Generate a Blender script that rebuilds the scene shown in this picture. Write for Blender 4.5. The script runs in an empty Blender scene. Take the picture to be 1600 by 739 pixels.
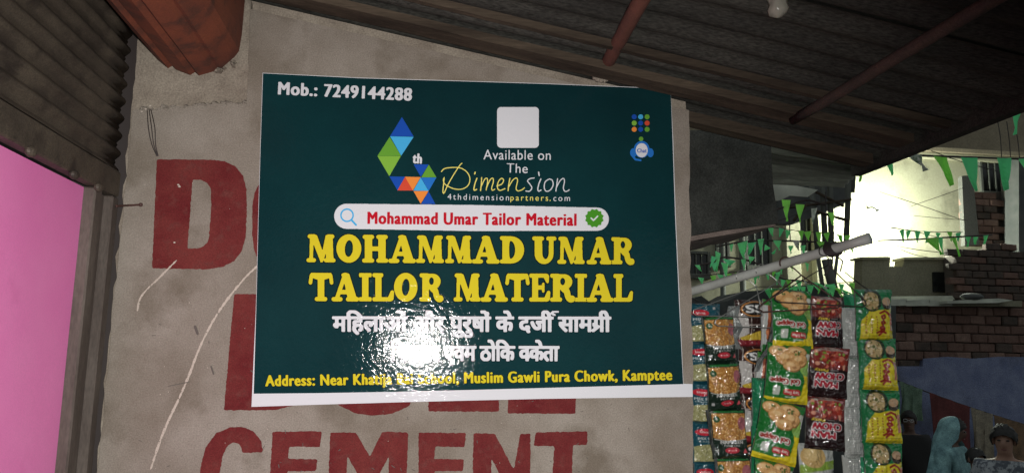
import bpy, math, random
import numpy as np
from mathutils import Vector, Matrix, noise as mnoise
random.seed(7)
rng = np.random.default_rng(5)
S = bpy.context.scene
COL = S.collection
# ------------------------------------------------------------------ camera
FPX = 1209.0; CXP, CYP = 800.0, 369.5
CAMZ = 2.30
n_ = Vector((640 - CXP, 550 - CYP, FPX)).normalized()            # world +Y seen from the camera (x right, y down, z forward)
u_ = Vector((954 - CXP, -7460 - CYP, FPX)); u_ = (u_ - n_ * u_.dot(n_)).normalized()   # world up
x_ = n_.cross(u_)                                                # world +X
if x_.x < 0: x_ = -x_
R3 = Matrix((x_, n_, u_))                                        # cam(x,y down,z) -> world rows
CAMP = Vector((0, 0, CAMZ))
def ray(px, py):
    return R3 @ Vector((px - CXP, py - CYP, FPX))
def at(px, py, Y):
    d = ray(px, py); return CAMP + d * (Y / d.y)
cam_d = bpy.data.cameras.new('camera'); cam = bpy.data.objects.new('camera', cam_d); COL.objects.link(cam)
Rc = R3 @ Matrix(((1, 0, 0), (0, -1, 0), (0, 0, -1)))
cam.matrix_world = Matrix.Translation(CAMP) @ Rc.to_4x4()
cam_d.sensor_width = 36; cam_d.lens = FPX / 1600 * 36; cam_d.clip_start = .02; cam_d.clip_end = 400
S.camera = cam
# ------------------------------------------------------------------ night sky, flash, exposure
w = bpy.data.worlds.new("World"); S.world = w; w.use_nodes = True
wn = w.node_tree; bg = wn.nodes['Background']
sk = wn.nodes.new('ShaderNodeTexSky'); sk.sky_type = 'NISHITA'; sk.sun_disc = False
sk.sun_elevation = math.radians(-3); sk.sun_rotation = math.radians(200)
ad_ = wn.nodes.new('ShaderNodeMix'); ad_.data_type = 'RGBA'; ad_.blend_type = 'ADD'; ad_.inputs[0].default_value = 1; ad_.inputs[7].default_value = (1.6, 1.78, 1.8, 1)   # even fill light added to the night sky as town glow
wn.links.new(sk.outputs[0], ad_.inputs[6]); wn.links.new(ad_.outputs[2], bg.inputs[0]); bg.inputs[1].default_value = 0.15
S.view_settings.view_transform = 'Standard'; S.view_settings.look = 'None'
S.view_settings.exposure = 0; S.view_settings.gamma = 1
S.cycles.max_bounces = 5; S.cycles.sample_clamp_indirect = 4
fl = bpy.data.lights.new('phone_flash', 'SPOT'); fl.energy = 112; fl.color = (1, .97, .94)
fl.spot_size = math.radians(116); fl.spot_blend = 1.0; fl.shadow_soft_size = .006
flo = bpy.data.objects.new('phone_flash', fl); COL.objects.link(flo)
flo.location = CAMP + Vector((.035, .0, .012))
flo.rotation_euler = (at(500, 740, 1.6) - flo.location).to_track_quat('-Z', 'Y').to_euler()

# ------------------------------------------------------------------ materials
def s2l(c):
    return tuple((v / 12.92 if v <= .04045 else ((v + .055) / 1.055) ** 2.4) for v in c)
MATS = {}
def mat(name, c, rough=.8, c2=None, ns=8, detail=6, lo=.35, hi=.65, metal=0, grain=0, gs=500, bump=0, bs=60,
        bump2=0, bs2=300, coat=0, crough=.1, trans=0, attr=None, emit=None, estr=0, spec=.5, c3=None, ns3=3, stretch=None, alpha=1):
    m = bpy.data.materials.new(name); m.use_nodes = True; nt = m.node_tree; N = nt.nodes; L = nt.links
    p = N['Principled BSDF']
    geo = N.new('ShaderNodeNewGeometry'); vec = geo.outputs['Position']
    if stretch:
        mp = N.new('ShaderNodeMapping'); mp.inputs['Scale'].default_value = stretch
        L.new(vec, mp.inputs['Vector']); vec = mp.outputs['Vector']
    def noi(s, d=6, v=None):
        t = N.new('ShaderNodeTexNoise'); t.inputs['Scale'].default_value = s; t.inputs['Detail'].default_value = d
        t.inputs['Roughness'].default_value = .6
        L.new(vec if v is None else v, t.inputs['Vector']); return t.outputs[0]
    def mix(f, a, b, mode='MIX'):
        x = N.new('ShaderNodeMix'); x.data_type = 'RGBA'; x.blend_type = mode
        if isinstance(f, (int, float)): x.inputs[0].default_value = f
        else: L.new(f, x.inputs[0])
        for i, v in ((6, a), (7, b)):
            if isinstance(v, tuple): x.inputs[i].default_value = (*v[:3], 1)
            else: L.new(v, x.inputs[i])
        return x.outputs[2]
    def ramp(f, lo, hi):
        r = N.new('ShaderNodeMapRange'); r.inputs[1].default_value = lo; r.inputs[2].default_value = hi
        L.new(f, r.inputs[0]); return r.outputs[0]
    if attr:
        a = N.new('ShaderNodeVertexColor'); a.layer_name = attr; col = a.outputs[0]
    else: col = tuple(c)
    if c2 is not None: col = mix(ramp(noi(ns, detail), lo, hi), col, tuple(c2))
    if c3 is not None: col = mix(ramp(noi(ns3, 5), .52, .68), col, tuple(c3))
    if grain:
        g = ramp(noi(gs, 2), .3, .7)
        gm = N.new('ShaderNodeMapRange'); gm.inputs[3].default_value = 1 - grain; gm.inputs[4].default_value = 1 + grain
        L.new(g, gm.inputs[0])
        cb = N.new('ShaderNodeCombineColor')
        for i in range(3): L.new(gm.outputs[0], cb.inputs[i])
        col = mix(1.0, col, cb.outputs[0], 'MULTIPLY')
    if isinstance(col, tuple): p.inputs['Base Color'].default_value = (*col, 1)
    else: L.new(col, p.inputs['Base Color'])
    p.inputs['Roughness'].default_value = rough; p.inputs['Metallic'].default_value = metal
    p.inputs['Specular IOR Level'].default_value = spec
    p.inputs['Coat Weight'].default_value = coat; p.inputs['Coat Roughness'].default_value = crough
    if alpha < 1: p.inputs['Alpha'].default_value = alpha
    nrm = None
    for st, sc, dist in ((bump, bs, .004), (bump2, bs2, .0015)):
        if st:
            b = N.new('ShaderNodeBump'); b.inputs['Strength'].default_value = st; b.inputs['Distance'].default_value = dist
            L.new(noi(sc, 4), b.inputs['Height'])
            if nrm is not None: L.new(nrm, b.inputs['Normal'])
            nrm = b.outputs[0]
    if nrm is not None:
        L.new(nrm, p.inputs['Normal']); L.new(nrm, p.inputs['Coat Normal'])
    if emit:
        p.inputs['Emission Color'].default_value = (*emit, 1); p.inputs['Emission Strength'].default_value = estr
    if trans:
        tr = N.new('ShaderNodeBsdfTranslucent'); ms = N.new('ShaderNodeMixShader'); ms.inputs[0].default_value = trans
        if isinstance(col, tuple): tr.inputs[0].default_value = (*col, 1)
        else: L.new(col, tr.inputs[0])
        L.new(p.outputs[0], ms.inputs[1]); L.new(tr.outputs[0], ms.inputs[2])
        L.new(ms.outputs[0], N['Material Output'].inputs[0])
    MATS[name] = m
    return m

# ------------------------------------------------------------------ mesh helpers
class MB:
    def __init__(s): s.v = []; s.f = []
    def add(s, vs, fs):
        o = len(s.v); s.v += [tuple(p) for p in vs]; s.f += [tuple(i + o for i in f) for f in fs]; return s
    def box(s, a, b):
        (x0, y0, z0), (x1, y1, z1) = a, b
        return s.add([(x0, y0, z0), (x1, y0, z0), (x1, y1, z0), (x0, y1, z0), (x0, y0, z1), (x1, y0, z1), (x1, y1, z1), (x0, y1, z1)],
                     [(0, 1, 2, 3)[::-1], (4, 5, 6, 7), (0, 1, 5, 4), (1, 2, 6, 5), (2, 3, 7, 6), (3, 0, 4, 7)])
    def bbox(s, a, b, bev=.004):          # box with chamfered edges
        (x0, y0, z0), (x1, y1, z1) = a, b; c = bev
        vs = []
        for (z, k) in ((z0, c), (z0 + c, 0), (z1 - c, 0), (z1, c)):
            vs += [(x0 + k + c * (k == 0), y0 + k, z), (x1 - k - c * (k == 0), y0 + k, z), (x1 - k, y0 + k + c * (k == 0), z), (x1 - k, y1 - k - c * (k == 0), z),
                   (x1 - k - c * (k == 0), y1 - k, z), (x0 + k + c * (k == 0), y1 - k, z), (x0 + k, y1 - k - c * (k == 0), z), (x0 + k, y0 + k + c * (k == 0), z)]
        fs = [tuple(range(8))[::-1], tuple(range(24, 32))]
        for r in range(3):
            for i in range(8): fs.append((r * 8 + i, r * 8 + (i + 1) % 8, r * 8 + 8 + (i + 1) % 8, r * 8 + 8 + i))
        return s.add(vs, fs)
    def tube(s, pts, r, n=8, cap=True):
        pts = [Vector(p) for p in pts]; rs = r if isinstance(r, (list, tuple)) else [r] * len(pts)
        vs = []; up = None
        for i, p in enumerate(pts):
            t = (pts[min(i + 1, len(pts) - 1)] - pts[max(i - 1, 0)]).normalized()
            if up is None:
                a = Vector((0, 0, 1)) if abs(t.z) < .9 else Vector((1, 0, 0)); up = a.cross(t).normalized()
            up = (up - t * up.dot(t)).normalized(); q = t.cross(up)
            for k in range(n):
                an = 2 * math.pi * k / n; vs.append(p + (up * math.cos(an) + q * math.sin(an)) * rs[i])
        fs = [(i * n + k, i * n + (k + 1) % n, (i + 1) * n + (k + 1) % n, (i + 1) * n + k) for i in range(len(pts) - 1) for k in range(n)]
        if cap: fs += [tuple(range(n))[::-1], tuple(range((len(pts) - 1) * n, len(pts) * n))]
        return s.add(vs, fs)
    def prism(s, poly, y0, y1):           # polygon in X,Z extruded over Y (y0 front)
        n = len(poly); vs = [(x, y0, z) for x, z in poly] + [(x, y1, z) for x, z in poly]
        return s.add(vs, [tuple(range(n)), tuple(range(n, 2 * n))[::-1]] + [(i, n + i, n + (i + 1) % n, (i + 1) % n) for i in range(n)])
    def ext(s, poly3, d):                 # planar polygon in space extruded by the vector d
        n = len(poly3); d = Vector(d); vs = [Vector(p) for p in poly3] + [Vector(p) + d for p in poly3]
        return s.add(vs, [tuple(range(n)), tuple(range(n, 2 * n))[::-1]] + [(i, n + i, n + (i + 1) % n, (i + 1) % n) for i in range(n)])
    def ball(s, c, r, nu=12, nv=8, jit=0):
        r = r if isinstance(r, (tuple, list)) else (r, r, r); vs = []
        for j in range(nv + 1):
            th = math.pi * j / nv
            for i in range(nu):
                ph = 2 * math.pi * i / nu; k = 1 + random.uniform(-jit, jit)
                vs.append((c[0] + r[0] * k * math.sin(th) * math.cos(ph), c[1] + r[1] * k * math.sin(th) * math.sin(ph), c[2] + r[2] * k * math.cos(th)))
        fs = [(j * nu + i, j * nu + (i + 1) % nu, (j + 1) * nu + (i + 1) % nu, (j + 1) * nu + i) for j in range(nv) for i in range(nu)]
        return s.add(vs, fs)
    def build(s, name, m, parent=None, smooth=False, mesh=None):
        me = bpy.data.meshes.new(name); me.from_pydata(s.v, [], s.f); me.validate(); me.update()
        return link(name, me, m, parent, smooth)
def link(name, me, m, parent=None, smooth=False):
    if m is not None:
        me.materials.clear(); me.materials.append(MATS[m] if isinstance(m, str) else m)
    if smooth:
        for p in me.polygons: p.use_smooth = True
    o = bpy.data.objects.new(name, me); COL.objects.link(o)
    if parent is not None:
        o.parent = parent
        o.matrix_parent_inverse = (Matrix.Translation(parent.location)).inverted() if parent.type == 'EMPTY' else Matrix()
    return o
def thing(name, label, cat, loc=(0, 0, 0), group=None):
    o = bpy.data.objects.new(name, None); COL.objects.link(o); o.location = loc; o.empty_display_size = .1
    return tag(o, label, cat, group)
def tag(o, label, cat, group=None):
    o['label'] = label; o['category'] = cat
    if group: o['group'] = group
    return o
def struct(o): o['kind'] = 'structure'; return o
def spl(pts, k=6):                        # catmull-rom through points
    P = [Vector(p) for p in pts]; P = [P[0] * 2 - P[1]] + P + [P[-1] * 2 - P[-2]]; out = []
    for i in range(1, len(P) - 2):
        for j in range(k):
            t = j / k; a, b, c, d = P[i - 1:i + 3]
            out.append(.5 * ((2 * b) + (c - a) * t + (2 * a - 5 * b + 4 * c - d) * t * t + (3 * b - a - 3 * c + d) * t ** 3))
    return out + [P[-2]]

# ------------------------------------------------------------------ shape rasters -> clean outlines (for lettering and print)
class Ras:
    """coverage grid with y up; units = user units, res = pixels per unit"""
    def __init__(s, x0, y0, x1, y1, res):
        s.x0, s.y0, s.res = x0, y0, res
        s.w = int((x1 - x0) * res) + 2; s.h = int((y1 - y0) * res) + 2
        s.g = np.zeros((s.h, s.w), np.float32)
        s.X = x0 + np.arange(s.w) / res; s.Y = y0 + np.arange(s.h) / res
    def _win(s, xa, ya, xb, yb):
        i0 = max(0, int((xa - s.x0) * s.res) - 1); i1 = min(s.w, int((xb - s.x0) * s.res) + 3)
        j0 = max(0, int((ya - s.y0) * s.res) - 1); j1 = min(s.h, int((yb - s.y0) * s.res) + 3)
        return i0, i1, j0, j1
    def poly(s, pts, v=1):
        pts = np.array([tuple(p)[:2] for p in pts], float); a = pts.min(0); b = pts.max(0); i0, i1, j0, j1 = s._win(*a, *b)
        if i1 <= i0 or j1 <= j0: return s
        X, Y = np.meshgrid(s.X[i0:i1], s.Y[j0:j1]); ins = np.zeros(X.shape, bool); q = np.roll(pts, 1, 0)
        for (xa, ya), (xb, yb) in zip(pts, q):
            if ya == yb: continue
            c = (ya > Y) != (yb > Y); ins ^= c & (X < (xb - xa) * (Y - ya) / (yb - ya) + xa)
        s.g[j0:j1, i0:i1][ins] = v; return s
    def stroke(s, pts, r, v=1):
        rs = r if isinstance(r, (list, tuple)) else [r] * len(pts)
        for k in range(len(pts) - 1):
            (ax, ay), (bx, by) = tuple(pts[k])[:2], tuple(pts[k + 1])[:2]; R = max(rs[k], rs[k + 1])
            i0, i1, j0, j1 = s._win(min(ax, bx) - R, min(ay, by) - R, max(ax, bx) + R, max(ay, by) + R)
            if i1 <= i0 or j1 <= j0: continue
            X, Y = np.meshgrid(s.X[i0:i1], s.Y[j0:j1]); dx, dy = bx - ax, by - ay; L = dx * dx + dy * dy + 1e-12
            t = np.clip(((X - ax) * dx + (Y - ay) * dy) / L, 0, 1)
            d = np.hypot(X - ax - t * dx, Y - ay - t * dy); rr = rs[k] + (rs[k + 1] - rs[k]) * t
            s.g[j0:j1, i0:i1][d <= rr] = v
        return s
    def ell(s, cx, cy, rx, ry, v=1):
        i0, i1, j0, j1 = s._win(cx - rx, cy - ry, cx + rx, cy + ry)
        X, Y = np.meshgrid(s.X[i0:i1], s.Y[j0:j1])
        s.g[j0:j1, i0:i1][((X - cx) / rx) ** 2 + ((Y - cy) / ry) ** 2 <= 1] = v; return s
    def rect(s, xa, ya, xb, yb, r=0, v=1):
        if r <= 0: return s.poly([(xa, ya), (xb, ya), (xb, yb), (xa, yb)], v)
        s.poly([(xa + r, ya), (xb - r, ya), (xb - r, yb), (xa + r, yb)], v); s.poly([(xa, ya + r), (xb, ya + r), (xb, yb - r), (xa, yb - r)], v)
        for a in (xa + r, xb - r):
            for b in (ya + r, yb - r): s.ell(a, b, r, r, v)
        return s
    def dilate(s, rx, ry=None):
        ry = rx if ry is None else ry; ax = rx * s.res; ay = ry * s.res; out = s.g.copy()
        for dj in range(-int(ay), int(ay) + 1):
            kx = int(ax * math.sqrt(max(0, 1 - (dj / max(ay, 1e-6)) ** 2)))
            for di in {-kx, -kx // 2, 0, kx // 2, kx, -kx // 4, kx // 4, 3 * kx // 4, -3 * kx // 4}:
                src = s.g[max(0, -dj):s.h - max(0, dj), max(0, -di):s.w - max(0, di)]
                dst = out[max(0, dj):s.h - max(0, -dj), max(0, di):s.w - max(0, -di)]
                np.maximum(dst, src, out=dst)
        s.g = out; return s
    def blur(s, r):
        k = max(1, int(r * s.res))
        for _ in range(2):
            for ax in (0, 1):
                p = np.pad(s.g, [(k, k) if a == ax else (0, 0) for a in (0, 1)]); c = np.cumsum(p, ax)
                c = np.concatenate([np.zeros_like(np.take(c, [0], ax)), c], ax); n = 2 * k + 1
                s.g = (np.take(c, range(n, c.shape[ax]), ax) - np.take(c, range(0, c.shape[ax] - n), ax)) / n
        return s
    def loops(s, lev=.5, tol=.35):
        g = np.pad(s.g, 1); H, W = g.shape; b = g > lev
        c = b[:-1, :-1] * 1 + b[:-1, 1:] * 2 + b[1:, 1:] * 4 + b[1:, :-1] * 8
        T = {1: [(3, 0)], 2: [(0, 1)], 3: [(3, 1)], 4: [(1, 2)], 5: [(3, 2), (1, 0)], 6: [(0, 2)], 7: [(3, 2)], 8: [(2, 3)], 9: [(2, 0)],
             10: [(0, 3), (2, 1)], 11: [(2, 1)], 12: [(1, 3)], 13: [(1, 0)], 14: [(0, 3)]}
        nxt = {}
        js, is_ = np.nonzero((c > 0) & (c < 15))
        def key(j, i, e):
            return ((j, i, 0), (j, i + 1, 1), (j + 1, i, 0), (j, i, 1))[e]
        for j, i in zip(js.tolist(), is_.tolist()):
            for a, e in T[int(c[j, i])]: nxt[key(j, i, a)] = key(j, i, e)
        def pt(k):
            j, i, d = k; a = g[j, i]; bb = g[j, i + 1] if d == 0 else g[j + 1, i]; t = (lev - a) / (bb - a) if bb != a else .5
            x, y = (i + t, j) if d == 0 else (i, j + t)
            return (s.x0 + (x - 1) / s.res, s.y0 + (y - 1) / s.res)
        out = []
        while nxt:
            k0, k = nxt.popitem(); L = [pt(k0)]
            while k != k0 and k in nxt:
                L.append(pt(k)); k = nxt.pop(k)
            if len(L) > 6:
                P = dp(L, tol / s.res)
                if len(P) > 2: out.append(P)
        return out
def dp(L, tol):
    L = np.array(L); n = len(L); far = int(np.argmax(((L - L[0]) ** 2).sum(1))); keep = {0, far}
    st = [(0, far), (far, n)]
    Q = np.vstack([L, L[:1]])
    while st:
        a, b = st.pop()
        if b - a < 2: continue
        p, q = Q[a], Q[b]; d = q - p; m = Q[a + 1:b] - p; ln = math.hypot(*d)
        e = np.abs(m[:, 0] * d[1] - m[:, 1] * d[0]) / ln if ln > 1e-9 else np.hypot(m[:, 0], m[:, 1])
        k = int(np.argmax(e))
        if e[k] > tol: k += a + 1; keep.add(k); st += [(a, k), (k, b)]
    return [tuple(L[i]) for i in sorted(keep) if i < n]
DG = bpy.context.evaluated_depsgraph_get
def fill(loops, fn, name, m, parent=None):
    """flat filled shape (holes kept); fn maps (x,y) to a point in space"""
    cu = bpy.data.curves.new('tmp', 'CURVE'); cu.dimensions = '2D'; cu.fill_mode = 'BOTH'
    for L in loops:
        sp = cu.splines.new('POLY'); sp.points.add(len(L) - 1); sp.use_cyclic_u = True
        for i, (x, y) in enumerate(L): sp.points[i].co = (x, y, 0, 1)
    o = bpy.data.objects.new('tmp', cu); COL.objects.link(o); me = bpy.data.meshes.new_from_object(o.evaluated_get(DG()))
    bpy.data.objects.remove(o); bpy.data.curves.remove(cu)
    for v in me.vertices: v.co = fn(v.co.x, v.co.y)
    me.name = name; me.update()
    # all prints face the viewer side (-Y)
    import bmesh
    bm = bmesh.new(); bm.from_mesh(me); bm.normal_update()
    for f in bm.faces:
        if f.normal.y > 0: f.normal_flip()
    bm.to_mesh(me); bm.free()
    return link(name, me, m, parent)
def text_tris(body, shear=0, sp=1.0):
    cu = bpy.data.curves.new('tmp', 'FONT'); cu.body = body; cu.size = 1; cu.shear = shear; cu.resolution_u = 4; cu.space_character = sp
    o = bpy.data.objects.new('tmp', cu); COL.objects.link(o); me = bpy.data.meshes.new_from_object(o.evaluated_get(DG()))
    bpy.data.objects.remove(o); bpy.data.curves.remove(cu); me.calc_loop_triangles()
    V = np.array([v.co[:2] for v in me.vertices]); T = [tuple(t.vertices) for t in me.loop_triangles]; bpy.data.meshes.remove(me)
    return V, T
def text_ras(body, aspect, res=110, bold=.0, extra=None, soft=.012, shear=0, xh=True, sp=1.0):
    """text squeezed horizontally; aspect = total width / cap height; 1 unit = cap height"""
    V, T = text_tris(body, shear, sp); CAP = .697
    V = V / CAP; x0, x1 = V[:, 0].min(), V[:, 0].max(); sx = (aspect - 2 * bold) / (x1 - x0)
    V[:, 0] = (V[:, 0] - x0) * sx + bold
    if xh: yv = V[:, 1]; V[:, 1] = np.where(yv <= 0, yv, np.interp(yv, [0, .66, .80, 1.05, 3], [0, .72, .915, 1.11, 3.06]))
    y0, y1 = V[:, 1].min(), V[:, 1].max()
    r = Ras(-.1, y0 - .3, aspect + .1, y1 + .3, res)
    for t in T: r.poly(V[list(t)])
    r.blur(.006)  # heals hairline gaps between triangles
    r.g = (r.g > .4).astype(np.float32)
    if extra: extra(r)
    if bold: r.dilate(bold, bold * (.5 if xh else .8))
    r.blur(soft); return r

# ================================================================== MATERIALS
mat('plaster', (.18, .152, .122), .9, spec=.15, c2=(.275, .245, .21), ns=5, c3=(.155, .13, .102), ns3=7, grain=.2, gs=380, bump=.8, bs=16, bump2=.45, bs2=240)
mat('mortar', (.20, .165, .13), .9, c2=(.29, .25, .2), ns=14, grain=.22, gs=300, bump=.9, bs=50, bump2=.8, bs2=260)
mat('red_paint', (.112, .014, .016), .85, spec=.12, c2=(.15, .030, .027), ns=11, c3=(.135, .036, .032), ns3=40, grain=.22, gs=500, bump=.4, bs=45, bump2=.6, bs2=380)
mat('chalk', (.46, .40, .34), .9, grain=.2, gs=600)
mat('scuff', (.10, .085, .075), .9)
SB = dict(bump=.17, bs=20, bump2=.30, bs2=110, coat=.25, crough=.055, spec=.03)
def ink(name, c, **k): mat(name, c, .8, **{**SB, **k})
ink('poster_green', (.0035, .023, .027), c2=(.0045, .032, .036), ns=3, grain=.12, gs=900)
ink('ink_white', (.62, .63, .66)); ink('ink_yellow', (.60, .50, .02)); ink('ink_pale_yellow', (.75, .66, .16)); ink('ink_red', (.46, .008, .02))
ink('ink_dark', (.004, .012, .014)); ink('ink_blue', (.012, .07, .38)); ink('ink_cyan', (.06, .38, .68)); ink('ink_mid_blue', (.02, .15, .5))
ink('ink_green', (.12, .32, .035)); ink('ink_light_green', (.2, .42, .05)); ink('ink_orange', (.75, .24, .045)); ink('ink_coral', (.58, .07, .035))
ink('ink_seal_green', (.06, .26, .02))
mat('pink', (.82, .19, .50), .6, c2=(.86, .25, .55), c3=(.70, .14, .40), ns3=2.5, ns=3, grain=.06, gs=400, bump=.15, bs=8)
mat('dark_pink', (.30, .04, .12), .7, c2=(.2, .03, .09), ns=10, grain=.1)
mat('jamb', (.055, .04, .033), .7, c2=(.11, .09, .075), ns=12, grain=.2, gs=300, bump=.3, bs=60, stretch=(1, 1, .25))
mat('old_sheet', (.05, .039, .030), .65, c2=(.095, .076, .056), ns=9, grain=.35, gs=330, bump=.2, bs=70, metal=.25, c3=(.03, .022, .018), ns3=12)
mat('roof_sheet', (.029, .028, .025), .75, spec=.25, c2=(.06, .058, .05), ns=9, grain=.5, gs=300, bump=.2, bs=70, metal=.2, stretch=(.25, 1, 1))
mat('rust', (.20, .05, .022), .75, c2=(.13, .033, .018), ns=8, grain=.2, gs=350, bump=.2, bs=60, c3=(.07, .025, .016), ns3=16)
mat('rust_pipe', (.16, .055, .038), .75, c2=(.10, .035, .025), ns=18, grain=.22, gs=350, bump=.3, bs=70)
mat('old_pipe', (.075, .042, .034), .8, c2=(.045, .03, .025), ns=20, grain=.35, gs=300, bump=.3, bs=70)
mat('timber', (.035, .026, .019), .9, spec=.2, c2=(.09, .068, .048), ns=20, grain=.25, gs=400, bump=.6, bs=50, stretch=(.08, 1, 1))
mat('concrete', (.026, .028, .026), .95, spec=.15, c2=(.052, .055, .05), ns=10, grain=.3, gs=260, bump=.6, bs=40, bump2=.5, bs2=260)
mat('concrete_lit_under', (.22, .17, .15), .9, c2=(.14, .11, .095), ns=9, grain=.2, gs=260, bump=.8, bs=30)  # pinkish light on the block's underside, painted as paler concrete
mat('wire', (.03, .022, .02), .6); mat('rust_wire', (.06, .025, .02), .6)
mat('steel_wire', (.42, .42, .40), .35, metal=.8)
mat('pvc', (.52, .53, .50), .45, c2=(.36, .37, .34), ns=14, grain=.08, bump=.1, bs=60)
mat('flag_green', (.30, .95, .46), .6, trans=.6, bump=.4, bs=30)
mat('flag_lime', (.45, .95, .22), .6, trans=.6, bump=.4, bs=30)
mat('flag_deep', (.18, .85, .40), .6, trans=.4, bump=.4, bs=30)
mat('flag_white', (.65, .68, .62), .6, trans=.4, c2=(.2, .3, .2), ns=30, lo=.5, hi=.6)
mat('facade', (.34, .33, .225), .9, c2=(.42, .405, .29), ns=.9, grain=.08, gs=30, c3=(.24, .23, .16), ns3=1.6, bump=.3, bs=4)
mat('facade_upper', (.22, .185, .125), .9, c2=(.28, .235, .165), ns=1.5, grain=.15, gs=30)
mat('olive_plaster', (.20, .19, .13), .9, c2=(.27, .25, .18), ns=2.5, grain=.18, gs=40, bump=.4, bs=8)
mat('dark_glass', (.012, .014, .013), .25)
mat('frame_grey', (.09, .09, .08), .9, grain=.2, gs=40)
mat('frame_dark', (.10, .105, .09), .7)
mat('brick', (.16, .095, .075), .9, c2=(.12, .065, .05), ns=7, grain=.25, gs=45, bump=.8, bs=30)
mat('brick_pale', (.22, .14, .11), .9, c2=(.17, .10, .08), ns=7, grain=.25, gs=45, bump=.8, bs=30)
mat('brick_dark', (.09, .06, .048), .9, c2=(.05, .04, .032), ns=7, grain=.25, gs=45, bump=.8, bs=30)
mat('joint', (.085, .07, .058), .95, c2=(.13, .11, .09), ns=6, grain=.2, gs=50)
mat('blue_wall', (.13, .155, .27), .85, c2=(.21, .24, .36), c3=(.10, .11, .17), ns3=1.5, ns=5, grain=.3, gs=70, bump=.3, bs=10)
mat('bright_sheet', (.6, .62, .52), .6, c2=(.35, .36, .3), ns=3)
mat('tin', (.62, .62, .55), .6, c2=(.36, .35, .31), ns=4, trans=.5, stretch=(.3, 1, 1), grain=.15, gs=60)  # pale and translucent, to put lamp light into the dark underside
mat('dark_tarp', (.05, .056, .054), .8, c2=(.09, .092, .088), ns=4, bump=.5, bs=6)
mat('road', (.05, .05, .048), .9, c2=(.08, .075, .07), ns=3, grain=.2, gs=90, bump=.4, bs=20)
mat('cloth_green', (.16, .24, .17), .9, c2=(.10, .16, .11), ns=12, grain=.3, gs=80)
mat('cloth_maroon', (.14, .035, .035), .9, c2=(.09, .022, .022), ns=6, grain=.25, gs=80)
mat('cloth_beige', (.30, .26, .19), .9, c2=(.2, .17, .13), ns=12, grain=.3, gs=80)
mat('cloth_tan', (.20, .12, .065), .9, c2=(.12, .08, .05), ns=14, grain=.3, gs=80)
mat('skin', (.30, .17, .12), .6, grain=.08, gs=150); mat('skin_dark', (.13, .075, .055), .6)
mat('hair', (.012, .010, .009), .6, bump=.6, bs=120)
mat('black_cloth', (.012, .011, .011), .85, grain=.2, gs=120); mat('teal_cloth', (.24, .42, .43), .8, c2=(.10, .20, .22), ns=14, grain=.3, gs=120, bump=1, bs=14)
mat('shirt_grey', (.32, .34, .36), .85, c2=(.08, .09, .11), ns=22, lo=.45, hi=.55, grain=.2, gs=120); mat('trousers', (.03, .032, .045), .85)
mat('eye', (.02, .015, .012), .2); mat('lips', (.16, .06, .05), .5); mat('rim_glint_white', (.7, .7, .7), .1)
mat('plastic_bag', (.55, .53, .45), .15, trans=.35, coat=1, crough=.05, bump=.9, bs=60, alpha=.75)
mat('foil', (1, 1, 1), .5, spec=.15, attr='print', coat=1, crough=.07, bump=.6, bs=42, bump2=.12, bs2=140, grain=.08, gs=900)
mat('foil_side', (.42, .43, .42), .25, metal=.5, bump=.6, bs=60, c2=(.2, .22, .22), ns=60)
mat('bulb', (1, 1, .95), .3, emit=(.93, 1, .86), estr=260)
mat('bulb_cap', (.3, .3, .3), .4, metal=.8)

# ================================================================== SETTING
g = MB(); g.add([(-200, -60, 0), (200, -60, 0), (200, 260, 0), (-200, 260, 0)], [(0, 1, 2, 3)]); struct(g.build('ground', 'road'))
YW = 1.60
def WP(px, py, off=0):                    # on the wall plane, off metres proud of it
    p = at(px, py, YW); p.y -= off; return p
XL = WP(207, 170).x; XR = WP(1078, 300).x
roofz = lambda x, y=0: CAMZ + .676 - .17 * x
# ---- plastered wall
wall = thing('plastered_wall', 'grey plastered wall with large dark red painted letters under the poster', 'wall', ((XL + XR) / 2, YW + .1, 0))
def jit(z, s, a): return a * mnoise.noise(Vector((z * s, s * 3.1, 0)))
zt = roofz(XL) - .006; rows = 150
b = MB(); vs = []; fs = []
for i in range(rows + 1):                 # the core block, its arrises chipped and uneven
    z = i / rows
    l = XL - .007 + jit(z, 90, .006); r = XR - .002 + jit(z + 7, 90, .004)
    zl = z * (roofz(l) - .006); zr = z * (roofz(r) - .006)
    vs += [(l, YW + .014, zl), (r, YW + .014, zr), (r, YW + .23, zr), (l, YW + .23, zl)]
for i in range(rows):
    for k in range(4): fs.append((i * 4 + k, i * 4 + (k + 1) % 4, i * 4 + 4 + (k + 1) % 4, i * 4 + 4 + k))
fs += [(3, 2, 1, 0), tuple(rows * 4 + k for k in range(4))]
b.add(vs, fs); b.build('masonry_core', 'mortar', wall)
# the finish coat: proud of the core, ending in a ragged step at the upper left
P = []
def edge(a, b, n, amp, f):
    a = Vector(a); b = Vector(b); d = (b - a); nn = Vector((-d.y, d.x)).normalized()
    for i in range(n):
        t = i / n; P.append(tuple(a + d * t + nn * amp * (mnoise.noise(Vector((t * f, amp * 900, f))) + .5 * mnoise.noise(Vector((t * f * 4, 5, f)))))[:2])
pa = WP(210, 172); pb = WP(386, 160); pc = WP(392, 0)
edge((XL, .0), (XL, pa.z), 90, .005, 60); edge((XL, pa.z), (pb.x, pb.z), 26, .006, 12)
edge((pb.x, pb.z), (pc.x, pc.z), 20, .004, 10); edge((pc.x, pc.z), (pc.x + .002, roofz(pc.x) - .03), 4, .002, 10)
edge((pc.x + .002, roofz(pc.x) - .03), (XR, roofz(XR) - .03), 40, .002, 20); edge((XR, roofz(XR) - .03), (XR, 0), 110, .004, 70)
lo_ = fill([P], lambda x, y: (x, YW, y), 'plaster_coat', 'plaster', wall)
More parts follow.
